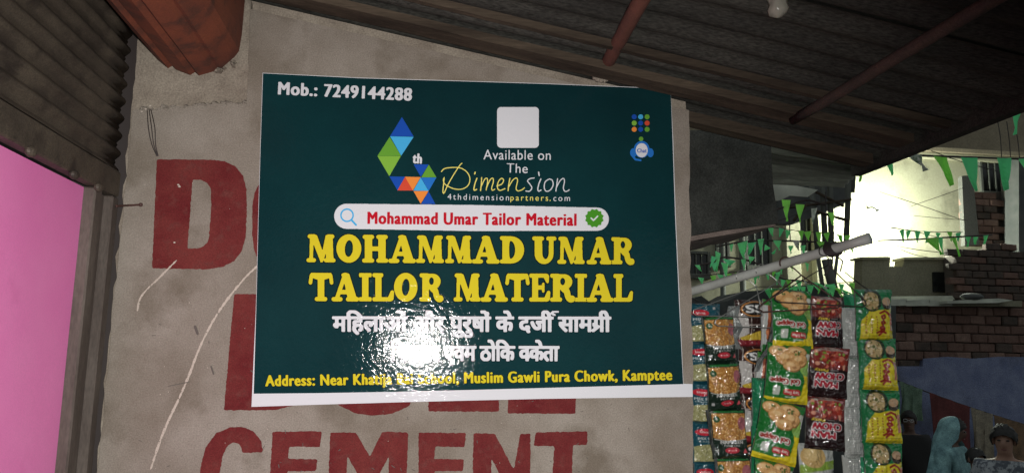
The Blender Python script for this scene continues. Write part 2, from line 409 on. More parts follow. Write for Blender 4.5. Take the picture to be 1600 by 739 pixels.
# give the coat its thickness
import bmesh
bm = bmesh.new(); bm.from_mesh(lo_.data); ret = bmesh.ops.extrude_face_region(bm, geom=bm.faces[:])
for v in ret['geom']:
    if isinstance(v, bmesh.types.BMVert): v.co.y += .0138
bmesh.ops.recalc_face_normals(bm, faces=bm.faces); bm.to_mesh(lo_.data); bm.free()
def wall_print(r, name, m, off=.0007, tol=.35):
    return fill(r.loops(tol=tol), lambda x, y: WP(x, -y, off), name, m, wall)
# ---- painted letters (pixel coordinates of the wall plane, y negated)
def N(pts): return [(x, -y) for x, y in pts]
def rough(r, amp=.12, f=.25):
    Y, X = np.mgrid[0:r.h, 0:r.w]; z = rng.normal(size=(r.h // 5 + 2, r.w // 5 + 2))
    r.g += amp * z[(Y // 5), (X // 5)]; r.blur(1.0); return r
r = Ras(230, -760, 960, -235, 2)
r.poly(N([(245, 249), (330, 250)] + [(350, 252), (368, 260), (380, 275), (385, 295), (386, 330), (384, 370), (378, 392), (366, 408), (348, 417), (325, 421), (238, 419)]))
r.poly(N([(301, 281), (313, 281), (324, 286), (330, 296), (330, 325), (327, 370), (324, 380), (314, 387), (293, 389)]), 0)
o_ = [(445 + 48 * math.cos(t), -345 + 76 * math.sin(t)) for t in np.linspace(0, 2 * math.pi, 60)]
r.g[:, :] = r.g
r.poly([(395 + 0 + 52 * (1 - math.cos(t)) if False else 452 + 58 * math.copysign(abs(math.cos(t)) ** .6, math.cos(t)), -347 + 76 * math.copysign(abs(math.sin(t)) ** .7, math.sin(t))) for t in np.linspace(0, 2 * math.pi, 60)[:-1]])
r.poly([(452 + 14 * math.cos(t), -347 + 46 * math.sin(t)) for t in np.linspace(0, 2 * math.pi, 40)[:-1]], 0)
# BULL
r.poly(N([(366, 459), (440, 460), (468, 470), (478, 500), (474, 530), (462, 545), (484, 565), (486, 600), (472, 630), (430, 640), (350, 640)]))
r.poly(N([(415, 490), (432, 492), (436, 510), (432, 530), (411, 532)]), 0); r.poly(N([(408, 560), (430, 562), (434, 590), (428, 608), (403, 608)]), 0)
r.poly(N([(508, 462), (558, 462), (556, 600), (562, 610), (582, 614), (602, 610), (608, 600), (610, 462), (652, 462), (650, 610), (640, 634), (612, 646), (583, 649), (555, 645), (528, 632), (512, 608)]))
r.poly(N([(676, 462), (722, 462), (718, 608), (779, 610), (780, 643), (669, 642)])); r.poly(N([(802, 462), (846, 462), (843, 610), (900, 610), (899, 646), (793, 645)]))
# CEMENT
r.poly(N([(311, 760), (314, 725), (322, 697), (338, 676), (360, 667), (378, 666), (396, 673), (408, 688), (411, 706), (380, 707), (374, 693), (366, 690), (356, 695), (348, 712), (344, 735), (343, 760)]))
r.poly(N([(426, 674), (503, 673), (500, 698), (452, 697), (450, 716), (496, 717), (494, 735), (449, 735), (448, 760), (421, 760)]))
r.poly(N([(516, 675), (556, 675), (578, 713), (597, 674), (638, 675), (635, 760), (606, 760), (608, 712), (590, 745), (562, 745), (543, 712), (540, 760), (513, 760)]))
r.poly(N([(654, 675), (728, 676), (726, 698), (680, 697), (678, 716), (725, 717), (723, 735), (679, 735), (679, 760), (654, 760)]))
r.poly(N([(740, 676), (773, 677), (803, 733), (813, 677), (829, 677), (828, 760), (790, 760), (768, 715), (768, 760), (738, 760)]))
r.poly(N([(837, 675), (918, 673), (917, 694), (895, 695), (893, 760), (862, 760), (866, 696), (834, 696)]))
rough(r.blur(.9), .16); wall_print(r, 'painted_lettering', 'red_paint')
# ---- chalk streaks, thin and broken
r = Ras(205, -745, 415, -395, 3)
for pts, wd in (([(404, 414), (385, 432), (360, 462), (340, 490), (322, 522), (308, 553), (296, 585), (280, 622), (262, 660), (248, 695), (236, 732)], 1.9),
                ([(276, 407), (262, 421), (245, 438), (230, 452), (219, 467), (215, 485)], 1.4)):
    pp = [tuple(p)[:2] for p in spl([(x, -y, 0) for x, y in pts], 8)]; r.stroke(pp, [wd * random.uniform(.55, 1.25) for _ in pp])
z = rng.random((r.h, r.w)); rr = Ras(205, -745, 415, -395, 3); rr.g = (z < .52).astype(np.float32); rr.blur(.5); rr.g = rr.g[:r.h, :r.w]
r.g *= (rr.g > .36); r.blur(.3); wall_print(r, 'chalk_streak', 'chalk', .0012, .5)
# ---- scratches, scuffs, flecks of lime
r = Ras(200, -740, 1075, -5, 2)
for _ in range(150):
    x = random.uniform(215, 1065); y = random.uniform(625, 738) if random.random() < .5 else random.uniform(420, 738)
    a = random.uniform(0, 3.14); l = random.uniform(1, 7); r.stroke([(x, -y), (x + l * math.cos(a), -y - l * math.sin(a))], random.uniform(.3, .65))
r.stroke(N([(305, 510), (309, 521)]), 2.2); r.stroke(N([(330, 572), (334, 584)]), 1.4); r.stroke(N([(263, 603), (297, 596)]), .6)
r.blur(.3); wall_print(r, 'scuff_marks', 'scuff', .0014, .5)
r = Ras(200, -740, 1075, -5, 2)
for _ in range(190):
    x = random.uniform(215, 1065); y = random.uniform(5, 738); r.ell(x, -y, random.uniform(.5, 1.1), random.uniform(.5, 1.1))
for _ in range(14):
    r.ell(random.gauss(278, 6), -random.gauss(290, 5), .7, .6)
for x, y in ((281, 292), (279, 289), (273, 379), (228, 171), (222, 175), (235, 166)): r.ell(x, -y, 2.0, 1.3)
r.blur(.3); wall_print(r, 'lime_flecks', 'chalk', .0016, .5)
# chips of mortar left on the ragged edge
b = MB()
for _ in range(46):
    t = random.random(); p = WP(212 + 176 * t, 172 - 12 * t + random.uniform(-3, 3)); s_ = random.uniform(.002, .006)
    b.ball((p.x, YW + .006, p.z), (s_ * 1.5, .008, s_), 6, 4, .3)
b.build('mortar_chip', 'plaster', wall)['kind'] = 'stuff'
b = MB()
for i in range(3):
    q = [at(230 + 3 * i, 172, 1.595), at(232 + 5 * i, 200, 1.585), at(237 + 3 * i, 225, 1.588), at(245 + i, 244, 1.59)]; b.tube(spl(q, 6), .0009, 5)
tag(b.build('loose_wire', 'wire'), 'thin dark wires dangling from the chipped plaster edge above the painted D', 'wire')
b = MB(); b.tube([at(182, 322, 1.53), at(200, 321, 1.57), at(220, 320, 1.585)], .0022, 6); b.ball(at(220, 320, 1.585), .004)
tag(b.build('iron_nail', 'rust_wire'), 'rusty iron nail sticking out at the left edge of the plastered wall', 'nail')

# ---- shutter side panel, jamb and pink boards
X0 = XL - .012
b = MB(); b.box((X0 - 1.2, YW + .03, 0), (XL + .012, YW + .20, CAMZ + .9)); b.build('black_gap_filler', 'wire', wall)  # added filler closing the gap to the sky, black in place of shade
zb = CAMZ + .49 * abs(X0) + .004
side = thing('roller_shutter', 'dark rolled corrugated metal shutter above the pink boards', 'shutter', (X0, .9, zb))
b = MB(); prof = []
z = zb + .052; zend = CAMZ + .95
while z < zend:
    for k in range(8):
        a = k / 8 * 2 * math.pi; prof.append((X0 + .006 * (1 - math.cos(a)) * -1 + (.004 if 3 < k < 5 else 0), z + k / 8 * .036))
    z += .036
ys = np.linspace(-.3, YW - .004, 24); n = len(prof)
vs = [(x + .0012 * mnoise.noise(Vector((y * 9, zz * 30, 0))), y, zz) for y in ys for x, zz in prof]
vs += [(x - .02, y, zz) for y in ys for x, zz in prof]
fs = [(i * n + k, (i + 1) * n + k, (i + 1) * n + k + 1, i * n + k + 1) for i in range(len(ys) - 1) for k in range(n - 1)]
o2 = len(ys) * n; fs += [(o2 + i * n + k, o2 + i * n + k + 1, o2 + (i + 1) * n + k + 1, o2 + (i + 1) * n + k) for i in range(len(ys) - 1) for k in range(n - 1)]
fs += [((len(ys) - 1) * n + k, o2 + (len(ys) - 1) * n + k, o2 + (len(ys) - 1) * n + k + 1, (len(ys) - 1) * n + k + 1) for k in range(n - 1)]
b.add(vs, fs); b.build('corrugated_curtain', 'old_sheet', side, True)
b = MB(); b.bbox((X0 - .02, -.3, zb), (X0 + .004, YW - .003, zb + .05), .003); b.build('bottom_rail', 'old_sheet', side)
for px in (48, 120, 160):
    p = at(px, 263 + (px - 48) * .46, 1); Yh = X0 / (ray(px, 200).x / ray(px, 200).y); b = MB(); b.ball((X0 + .004, Yh, zb - .002), (.008, .012, .009)); b.build('rivet', 'old_sheet', side)
b = MB(); b.bbox((X0 - .05, 1.488, 0), (X0 + .002, 1.520, zb - .002), .003); b.bbox((X0 - .05, 1.5204, 0), (X0 - .012, 1.567, zb - .002), .002); b.bbox((X0 - .05, 1.5674, 0), (X0 + .004, YW - .002, zb - .002), .003)
tag(b.build('shutter_guide', 'jamb'), 'dark upright steel guide between the pink board and the plastered wall', 'door jamb')
pk = thing('pink_board', 'bright pink painted board beside the dark upright guide', 'board', (X0 - .03, 1.3, 0))
b = MB(); vs = []; fs = []; ny, nz = 20, 40
for j in range(nz + 1):
    for i in range(ny + 1):
        y = 1.115 + (1.4875 - 1.115) * i / ny; zz = (zb - .004) * j / nz; sl = -.02 * (1 - j / nz) * (i == 0)
        vs.append((X0 - .018 + .003 * mnoise.noise(Vector((y * 4, zz * 2.5, 3))), y + .03 * (j / nz - 1) * (1 - i / ny), zz))
for j in range(nz):
    for i in range(ny): a = j * (ny + 1) + i; fs.append((a, a + 1, a + ny + 2, a + ny + 1))
b.add(vs, fs); b.box((X0 - .045, 1.09, 0), (X0 - .022, 1.4872, zb - .005)); b.build('panel', 'pink', pk, False)
b = MB(); b.bbox((X0 - .016, 1.44, zb - .035), (X0 - .008, 1.487, zb - .006), .002)
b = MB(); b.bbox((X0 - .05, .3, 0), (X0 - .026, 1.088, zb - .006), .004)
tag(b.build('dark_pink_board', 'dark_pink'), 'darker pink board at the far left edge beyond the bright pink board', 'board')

# ---- rust red trough beam
q = [(-.534, .80), (-.532, .578), (-.526, .572), (-.506, .557), (-.4985, .563), (-.491, .5555), (-.462, .546), (-.4535, .5535), (-.445, .5465), (-.418, .557), (-.411, .566), (-.403, .564), (-.379, .590), (-.371, .603), (-.368, .64), (-.366, .80)]
b = MB(); ys = np.linspace(-.3, 1.575, 30); n = len(q)
vs = [(x, y, CAMZ + zz + .0014 * mnoise.noise(Vector((x * 20, y * 8, 0)))) for y in ys for x, zz in q]
q2 = [(x + (.003 if x < -.45 else -.003), zz + .003) for x, zz in q]
vs += [(x, y, CAMZ + zz) for y in ys for x, zz in q2]; o2 = len(ys) * n
fs = [(i * n + k, i * n + k + 1, (i + 1) * n + k + 1, (i + 1) * n + k) for i in range(len(ys) - 1) for k in range(n - 1)]
fs += [(o2 + i * n + k, o2 + (i + 1) * n + k, o2 + (i + 1) * n + k + 1, o2 + i * n + k + 1) for i in range(len(ys) - 1) for k in range(n - 1)]
e = (len(ys) - 1) * n; fs += [(e + k, o2 + e + k, o2 + e + k + 1, e + k + 1) for k in range(n - 1)]
b.add(vs, fs); tag(b.build('steel_trough', 'rust'), 'rust red folded steel gutter running into the wall above the shutter', 'gutter')
b = MB()
for k in range(17):
    t = random.random(); x = -.525 + .155 * t; zz = .560 + .03 * (2 * t - 1) ** 2 + random.uniform(-.004, .004); q_ = random.uniform(.2, .6)
    b.ball((x, 1.603, CAMZ + zz + .008), (.013 * q_, .014, .009 * q_), 7, 5, .4)
b.build('mortar_collar', 'mortar', wall)

# ---- corrugated roof overhead (ribs run sideways, falling to the right)
roof = thing('corrugated_roof', 'dark corrugated metal roof sheets sloping down over the wall', 'roof', (.3, .8, roofz(.3)))
XE = 1.137
def sheet(y0, y1, x0, x1, lift, nm='roof_sheet'):
    b = MB(); ny = int((y1 - y0) / .0095); xs = np.linspace(x0, x1, 14)
    for s_, t in ((1, 0), (-1, .003)):
        vs = []
        for j in range(ny + 1):
            y = y0 + (y1 - y0) * j / ny
            for x in xs:
                vs.append((x, y, roofz(x) + lift + t + .0085 * math.sin(y / .076 * 2 * math.pi) + .003 * mnoise.noise(Vector((x * 3, y * 3, 1)))))
        m_ = len(xs); fs = [(j * m_ + i, j * m_ + i + 1, (j + 1) * m_ + i + 1, (j + 1) * m_ + i)[::s_] for j in range(ny) for i in range(m_ - 1)]
        b.add(vs, fs)
    return b.build(nm, 'roof_sheet', roof, True)
sheet(-.6, .42, -1.1, XE + .01, .030); sheet(.40, 1.16, -1.1, XE, .024); sheet(1.14, 1.84, -1.1, XE - .004, .018)
b = MB(); vv = []
for x in (-1.1, XE): pass
def bar(x0, x1, ya, yb, zt, zb_, m, nm, par=None):
    b = MB(); vs = []
    nseg = 20
    for i in range(nseg + 1):
        x = x0 + (x1 - x0) * i / nseg; k = .0015 * mnoise.noise(Vector((x * 7, ya, 2)))
        vs += [(x, ya, roofz(x) + zb_ + k), (x, yb, roofz(x) + zb_ + k), (x, yb, roofz(x) + zt), (x, ya, roofz(x) + zt)]
    fs = [(i * 4 + k, i * 4 + (k + 1) % 4, i * 4 + 4 + (k + 1) % 4, i * 4 + 4 + k) for i in range(nseg) for k in range(4)]
    fs += [(3, 2, 1, 0), tuple(nseg * 4 + k for k in range(4))]
    b.add(vs, fs); return b.build(nm, m, par)
tag(bar(-.4, XE - .05, 1.530, 1.585, .008, -.010, 'timber', 'wall_batten'), 'long weathered wooden batten along the wall top under the roof', 'batten')
tag(bar(-.5, XE - .04, 1.425, 1.44, .009, -.006, 'timber', 'roof_batten'), 'thin pale edged batten under the roof just in front of the wall', 'batten')
tag(bar(XR + .01, XE - .04, 1.70, 1.74, .009, -.016, 'timber', 'eave_batten'), 'batten under the roof right of the wall above the dark concrete block', 'batten')
b = MB(); zE = roofz(XE); b.box((XE - .012, -.6, zE - .006), (XE + .012, 1.842, zE + .045)); b.build('eave_flashing', 'roof_sheet', roof)
def pipe_pl(a, b_, r, m, nm, label, cat):
    b = MB(); P_ = [a.lerp(b_, t / 10) + Vector((.001 * math.sin(t * 2), 0, .0012 * math.cos(t * 1.7))) for t in range(11)]
    b.tube(P_, r, 14); return tag(b.build(nm, m, None, True), label, cat)
pipe_pl(at(941, 114, YW + .02), at(1045, -80, 1.02), .0145, 'rust_pipe', 'rafter_pipe', 'short rusty red pipe coming out of the wall above the poster', 'pipe')
a = at(1240, 188, 1.56)
pipe_pl(a, Vector((a.x, .4, a.z)), .0112, 'old_pipe', 'purlin_pipe', 'long brown pipe crossing under the roof towards the right corner', 'pipe')
b = MB(); p = at(940, 112, YW)
for k in range(16):
    an = k / 16 * 6.28; b.ball((p.x + .019 * math.cos(an), YW + .002, p.z + .019 * math.sin(an)), (.007, .006, .007), 6, 4, .3)
b.build('pipe_collar', 'mortar', wall, True)

# ---- concrete block beyond the wall
blk = thing('concrete_block', 'dark rough concrete block beyond the right edge of the wall', 'concrete block', at(1140, 290, 1.9))
A_ = [at(1070, 204, 1.86), at(1150, 203, 1.86), at(1204, 211, 1.86), at(1208, 290, 1.86), at(1217, 349, 1.86), at(1120, 361, 1.86), at(1060, 372, 1.86)]
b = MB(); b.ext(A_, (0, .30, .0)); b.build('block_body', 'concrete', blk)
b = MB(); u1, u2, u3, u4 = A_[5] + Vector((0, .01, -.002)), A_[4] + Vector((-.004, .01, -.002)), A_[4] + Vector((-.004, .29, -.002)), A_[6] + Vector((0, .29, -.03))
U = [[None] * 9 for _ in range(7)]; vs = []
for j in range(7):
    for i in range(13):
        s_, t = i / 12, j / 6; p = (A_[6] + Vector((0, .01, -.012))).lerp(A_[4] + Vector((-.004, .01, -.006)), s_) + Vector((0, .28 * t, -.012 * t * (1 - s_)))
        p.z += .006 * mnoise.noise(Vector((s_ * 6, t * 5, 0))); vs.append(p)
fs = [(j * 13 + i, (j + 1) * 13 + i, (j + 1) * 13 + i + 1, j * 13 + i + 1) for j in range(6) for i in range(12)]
b.add(vs, fs); b.ext([vs[0], vs[12], vs[12] + Vector((0, 0, .012)), vs[0] + Vector((0, 0, .012))], (0, .003, 0)); b.build('lit_underside', 'concrete_lit_under', blk)

# ---- plastic bag hanging from the roof
bag = thing('plastic_bag', 'small crumpled clear plastic bag hanging from the roof at the top of the photo', 'plastic bag', at(1214, 0, 1.15))
b = MB(); vs = []; top = at(1214, -28, 1.15); nb = 16
prf = [(0, .003), (.012, .005), (.02, .012), (.03, .016), (.042, .0145), (.05, .017), (.057, .014), (.062, .006), (.064, .001)]
for j, (dz, rr_) in enumerate(prf):
    for i in range(nb):
        an = i / nb * 6.283; k = 1 + .35 * mnoise.noise(Vector((math.cos(an) * 2, math.sin(an) * 2, j * .8)))
        vs.append((top.x + rr_ * k * math.cos(an), top.y + rr_ * k * math.sin(an), top.z - dz))
b.add(vs, [(j * nb + i, j * nb + (i + 1) % nb, (j + 1) * nb + (i + 1) % nb, (j + 1) * nb + i) for j in range(len(prf) - 1) for i in range(nb)])
b.build('bag_body', 'plastic_bag', bag, True)
b = MB(); b.tube([top + Vector((0, 0, -.002)), Vector((top.x, top.y, roofz(top.x) + .02))], .0012, 5); b.build('tie_string', 'steel_wire', bag)

# ================================================================== POSTER
def PP(px, py, off): return WP(px, py, off)
poster = thing('shop_poster', 'glossy dark green tailor shop poster with yellow and white lettering on the wall', 'poster', WP(740, 380, .002))
top_ = [(411.5, 116), (480, 119.5), (560, 123.5), (640, 126), (740, 129), (850, 132.5), (950, 136.5), (1047, 140.5)]
rt_ = [(1050, 220), (1054, 340), (1060, 470), (1066.5, 599.5)]
bot_ = [(960, 602.5), (850, 605.5), (740, 608.5), (620, 611.5), (500, 613.5), (397, 614.5)]
lf_ = [(401, 480), (404.5, 340), (408, 220)]
back = [(410.8, 115.2)] + [(x, y - .9) for x, y in top_[1:]] + [(x + 1.1, y) for x, y in rt_[:-1]] + [(1067, 599), (1081, 599.5), (1081.5, 619.5), (1000, 620.5), (850, 622.5), (740, 625), (620, 628), (500, 631.5), (393.5, 635)] + [(x - .6, y) for x, y in lf_]
b = MB(); nB = len(back)
b.add([WP(x, y, .0035) for x, y in back] + [WP(x, y, .0012) for x, y in back], [tuple(range(nB)), tuple(range(nB, 2 * nB))[::-1]] + [(i, nB + i, nB + (i + 1) % nB, (i + 1) % nB) for i in range(nB)])
b.build('white_backing', 'ink_white', poster)
fill([[(x, -y) for x, y in top_ + rt_ + bot_ + lf_]], lambda x, y: WP(x, -y, .0038), 'green_print', 'poster_green', poster)
def deco(r, name, m, off, tol=.3): return fill(r.loops(tol=tol), lambda x, y: WP(x, -y, off), name, m, poster)
def line_print(body, p0, p1, cap, name, m, bold=.06, off=.0042, extra=None, shadow=None, shear=0, res=90, sp=None):
    L = math.dist(p0, p1); asp = L / cap; r = text_ras(body, asp, res, bold, extra, shear=shear, xh=ord(body[1:2] or 'a') < 500, sp=sp or (1.0 if ord(body[1:2] or 'a') > 500 else 1.06 + bold * .9))
    ux, uy = (p1[0] - p0[0]) / L, (p1[1] - p0[1]) / L
    def fn(o):
        def f(x, y):
            a = x * cap; v = y * cap; return WP(p0[0] + ux * a + uy * v, p0[1] + uy * a - ux * v, o)
        return f
    if shadow:
        r2 = Ras(0, 0, 1, 1, 1); r2.__dict__.update(r.__dict__); r2.g = (r.g > .5).astype(np.float32); r2.dilate(shadow, shadow); r2.blur(.01)
        fill(r2.loops(tol=.4), fn(off - .0002), name + '_outline', 'ink_dark', poster)
    return fill(r.loops(tol=.3), fn(off), name, m, poster)
line_print('Mob.: 7249144288', (434.5, 148.5), (643.5, 158.5), 17.5, 'phone_line', 'ink_white', .075)
line_print('Available on', (755, 250), (860, 251), 14.2, 'available_line', 'ink_white', .004)
line_print('The', (791, 270.5), (824, 271.5), 13.6, 'the_line', 'ink_white', .004)
line_print('th', (644, 255.5), (659, 256.5), 14, 'ordinal_line', 'ink_white', .07)
line_print('4thdimension', (699, 312.5), (795, 314), 8.6, 'website_start', 'ink_white', .005, sp=1.35)
line_print('partners', (797, 314), (856, 314.5), 8.6, 'website_middle', 'ink_pale_yellow', .01, sp=1.35)
line_print('.', (858, 314.6), (860, 314.6), 8.6, 'website_dot', 'ink_pale_yellow', .03)
line_print('com', (864, 314.7), (890, 314.8), 8.6, 'website_end', 'ink_white', .005, sp=1.35)
line_print('Address: Near Khatija Bai School, Muslim Gawli Pura Chowk, Kamptee', (415, 602.5), (1049.5, 593), 15.4, 'address_line', 'ink_yellow', .07, shadow=.07)
# search pill
r = Ras(515, -370, 960, -305, 3); r.poly(N([(543, 319), (740, 321), (932, 325), (934, 361), (740, 361.5), (541, 358)])); r.ell(542, -338.5, 19.5, 19.5); r.ell(932, -343, 18.5, 18)
r.blur(.6); deco(r, 'search_pill', 'ink_white', .0041)
line_print('Mohammad Umar Tailor Material', (574, 350), (900.5, 353), 17, 'pill_line', 'ink_red', .075, off=.0045)
r = Ras(525, -360, 565, -315, 5); r.ell(542.5, -337, 10.7, 10.7); r.ell(542.5, -337, 8.3, 8.3, 0); r.stroke([(549.5, -344.5), (556.5, -352)], 1.5); r.blur(.25); deco(r, 'magnifier_icon', 'ink_cyan', .0045)
r = Ras(905, -365, 950, -320, 5); r.poly([(928 + (15.2 if k % 2 else 12.6) * math.cos(k * math.pi / 12), -341.5 + (15.2 if k % 2 else 12.6) * math.sin(k * math.pi / 12)) for k in range(24)]); r.blur(.7); deco(r, 'seal_icon', 'ink_seal_green', .0045)
r = Ras(915, -355, 940, -330, 6); r.stroke([(923, -341.5), (926.5, -345), (933, -338.5)], 1.15); r.blur(.2); deco(r, 'seal_tick', 'ink_white', .0047)
# ---- round slab-serif heading letters, drawn one by one in a unit box
def slab_letter(ch):
    r = Ras(-.15, -.15, 1.15, 1.15, 110); s = lambda a, b_, w_: r.stroke([a, b_], w_); q = lambda x0, x1, y, h=.075: r.rect(x0, y - h, x1, y + h, h * .98)
    if ch == 'M':
        r.poly([(.10, .04), (.22, .04), (.25, .96), (.12, .96)]); r.poly([(.12, .97), (.36, .97), (.60, .26), (.49, .0)]); r.poly([(.47, .0), (.56, .0), (.87, .97), (.66, .97)])
        r.poly([(.66, .9), (.90, .9), (.93, .04), (.68, .04)]); q(.0, .33, .075); q(.60, 1.0, .075); q(.04, .34, .925); q(.68, .96, .925)
    elif ch == 'O':
        r.ell(.5, .5, .5, .51); r.poly([(.5 + .165 * math.cos(t) + .02 * math.sin(t), .5 + .30 * math.sin(t)) for t in np.linspace(0, 6.28, 40)], 0)
    elif ch == 'H':
        r.rect(.10, .04, .38, .96); r.rect(.62, .04, .90, .96); q(0, .46, .075); q(.54, 1, .075); q(.02, .46, .925); q(.54, .98, .925); r.rect(.3, .42, .7, .58)
    elif ch == 'A':
        r.poly([(.10, .05), (.25, .05), (.52, .80), (.42, .97)]); r.poly([(.36, .97), (.64, .97), (.93, .05), (.60, .05), (.47, .62)]); r.ell(.5, .93, .15, .075)
        r.rect(.25, .25, .68, .40); q(0, .40, .07); q(.52, 1.0, .07)
    elif ch == 'D':
        r.ell(.48, .5, .52, .49); r.rect(-.15, -.15, .10, 1.15, 0, 0); r.rect(.10, .0, .5, 1.0, .06); q(0, .45, .075); q(0, .45, .925)
        r.poly([(.43 + (.20 * math.cos(t) if math.cos(t) > 0 else .05 * math.cos(t)), .5 + .33 * math.sin(t)) for t in np.linspace(0, 6.28, 40)], 0)
    elif ch == 'U':
        r.rect(.10, .35, .40, .96); r.rect(.68, .35, .86, .96); r.ell(.48, .36, .38, .37); r.poly([(.54 + .13 * math.cos(t), .40 + .23 * math.sin(t)) for t in np.linspace(math.pi, 2 * math.pi, 20)] + [(.67, .98), (.41, .98)], 0)
        r.rect(.10, .4, .40, .96); r.rect(.68, .4, .86, .96); q(0, .48, .925); q(.57, .98, .925)
    elif ch in 'RP':
        r.rect(.12, .04, .40, .96); r.ell(.58, .71, .32, .27); r.rect(.3, .44, .6, .98, .03); r.poly([(.51 + .10 * math.cos(t), .72 + .135 * math.sin(t)) for t in np.linspace(0, 6.28, 30)], 0); q(0, .49, .075); q(0, .4, .925)
        r.stroke([tuple(p)[:2] for p in spl([(.55, .46, 0), (.68, .36, 0), (.72, .20, 0), (.80, .10, 0), (.90, .10, 0)], 6)], .12); r.ell(.93, .11, .08, .08)
    elif ch == 'T':
        r.rect(.36, .04, .64, .96); q(.24, .76, .075); r.rect(.06, .84, .94, 1.0, .05); r.stroke([(.06, .66), (.10, .9)], .075); r.stroke([(.94, .66), (.90, .9)], .075)
        r.poly([(.08, .9), (.36, .9), (.36, .76), (.2, .8)]); r.poly([(.92, .9), (.64, .9), (.64, .76), (.8, .8)])
    elif ch == 'I':
        r.rect(.25, .04, .75, .96); q(0, 1, .075); q(0, 1, .925)
    elif ch in 'LE':
        r.rect(.14, .04, .42, .96); q(0, .5, .925); q(0, .9, .075); r.poly([(.4, .13), (.72, .15), (.85, .38), (.97, .36), (.92, .02), (.4, .02)]); r.stroke([(.92, .32), (.90, .1)], .07)
        if ch == 'E':
            q(.0, .88, .925); r.poly([(.4, .88), (.68, .86), (.80, .68), (.92, .70), (.9, .98), (.4, .98)]); r.stroke([(.87, .9), (.86, .72)], .065)
            r.rect(.3, .43, .64, .58); r.stroke([(.66, .38), (.66, .62)], .06)
    r.blur(.016); r.g = (r.g > .5).astype(np.float32); r.blur(.014); return r
def heading(chars, spans, top, bot):
    for (ch, (x0, x1)) in zip(chars, spans):
        t0, t1 = top(x0), bot(x0); r = slab_letter(ch)
        W_ = (x1 - x0) / (t1 - t0)                                  # widen to the true proportion
        def fn(o): return lambda x, y: WP(x0 + x * (x1 - x0), bot(x0 + x * (x1 - x0)) - y * (t1 - t0), o)
        fill(r.loops(tol=.35), fn(.0046), 'heading_letter', 'ink_yellow', poster)
        r2 = slab_letter(ch); r2.g = (r2.g > .5).astype(np.float32); r2.dilate(.045 / W_, .045); r2.blur(.02); fill(r2.loops(tol=.5), fn(.0043 - .00002 * (chars.index(ch))), 'heading_outline', 'ink_dark', poster)
c1 = lambda a: 470 + a / 3.019
heading('MOHAMMADUMAR', [(c1(a), c1(b_)) for a, b_ in ((28, 165), (169, 286), (290, 413), (413, 543), (543, 675), (680, 808), (806, 937), (938, 1052), (1090, 1206), (1208, 1337), (1346, 1466), (1462, 1569))],
        lambda x: 366.5 + (x - 480) * .0095, lambda x: 410 + (x - 480) * .0065)
heading('TAILORMATERIAL', [(c1(a), c1(b_)) for a, b_ in ((40, 153), (146, 276), (275, 335), (338, 441), (440, 550), (560, 670), (720, 848), (846, 976), (965, 1076), (1076, 1176), (1174, 1290), (1290, 1348), (1343, 1473), (1472, 1565))],
        lambda x: 426.5 + (x - 480) * .0035, lambda x: 470.5 + (x - 480) * .002)
# ---- Hindi lines (written in visual order; marks that need shaping are drawn as strokes)
def hin1(r):
    W_ = r.x0 + (r.w - 2) / r.res - .1
    k = HK[0] / 436.0
    st = lambda pts, w_: r.stroke([((x) * k, y) for x, y in pts], w_)
    st([(347, 1.03), (342, 1.14), (345, 1.24), (352, 1.24)], .012)          # reph over the long vowel
    st([(415, .30), (407, .05)], .05)                                         # the joined r under the g
HK = [1]
def hindi(body, p0, p1, cap, name, ex):
    HK[0] = math.dist(p0, p1) / cap
    return line_print(body, p0, p1, cap, name, 'ink_white', .07, extra=ex, res=70, shadow=.05)
hindi('मिहलाओं आैर पुरुषों के दजी सामगी', (519, 517), (955, 517.5), 24.5, 'hindi_line', hin1)
def hin2(r):
    k = HK[0] / 265.0; r.stroke([(222 * k, .40), (213 * k, .08)], .02)
hindi('िचललर एवम ठोिक वकेता', (609, 562.5), (874, 563), 24.5, 'hindi_line', hin2)
# ---- brand mark of triangles
t3 = lambda x, y: (570 + x / 4.618, -(170 + y / 4.618))
for tri, m in ((((268, 65), (352, 205), (183, 203)), 'ink_blue'), (((183, 204), (352, 208), (263, 343)), 'ink_cyan'), (((180, 208), (262, 344), (92, 345)), 'ink_green'), (((92, 346), (260, 346), (177, 490)), 'ink_light_green'),
               (((178, 492), (290, 494), (236, 592)), 'ink_blue'), (((291, 496), (347, 593), (235, 593)), 'ink_coral'), (((290, 494), (402, 497), (347, 593)), 'ink_orange'), (((403, 500), (460, 596), (350, 594)), 'ink_cyan'),
               (((405, 500), (516, 500), (461, 595)), 'ink_mid_blue'), (((461, 408), (516, 498), (407, 499)), 'ink_green'), (((352, 405), (460, 406), (404, 495)), 'ink_blue'), (((351, 597), (459, 597), (403, 688)), 'ink_orange'), (((460, 600), (508, 690), (406, 690)), 'ink_blue')):
    fill([[t3(*p) for p in tri]], lambda x, y: WP(x, -y, .0042), 'logo_triangle', m, poster)
def script(strokes, name, m, off=.0043):
    r = Ras(685, -320, 900, -245, 6)
    for pts, w_ in strokes: r.stroke([tuple(p)[:2] for p in spl([(*t3(*p), 0) for p in pts], 8)], w_)
    r.blur(.2); deco(r, name, m, off, .3)
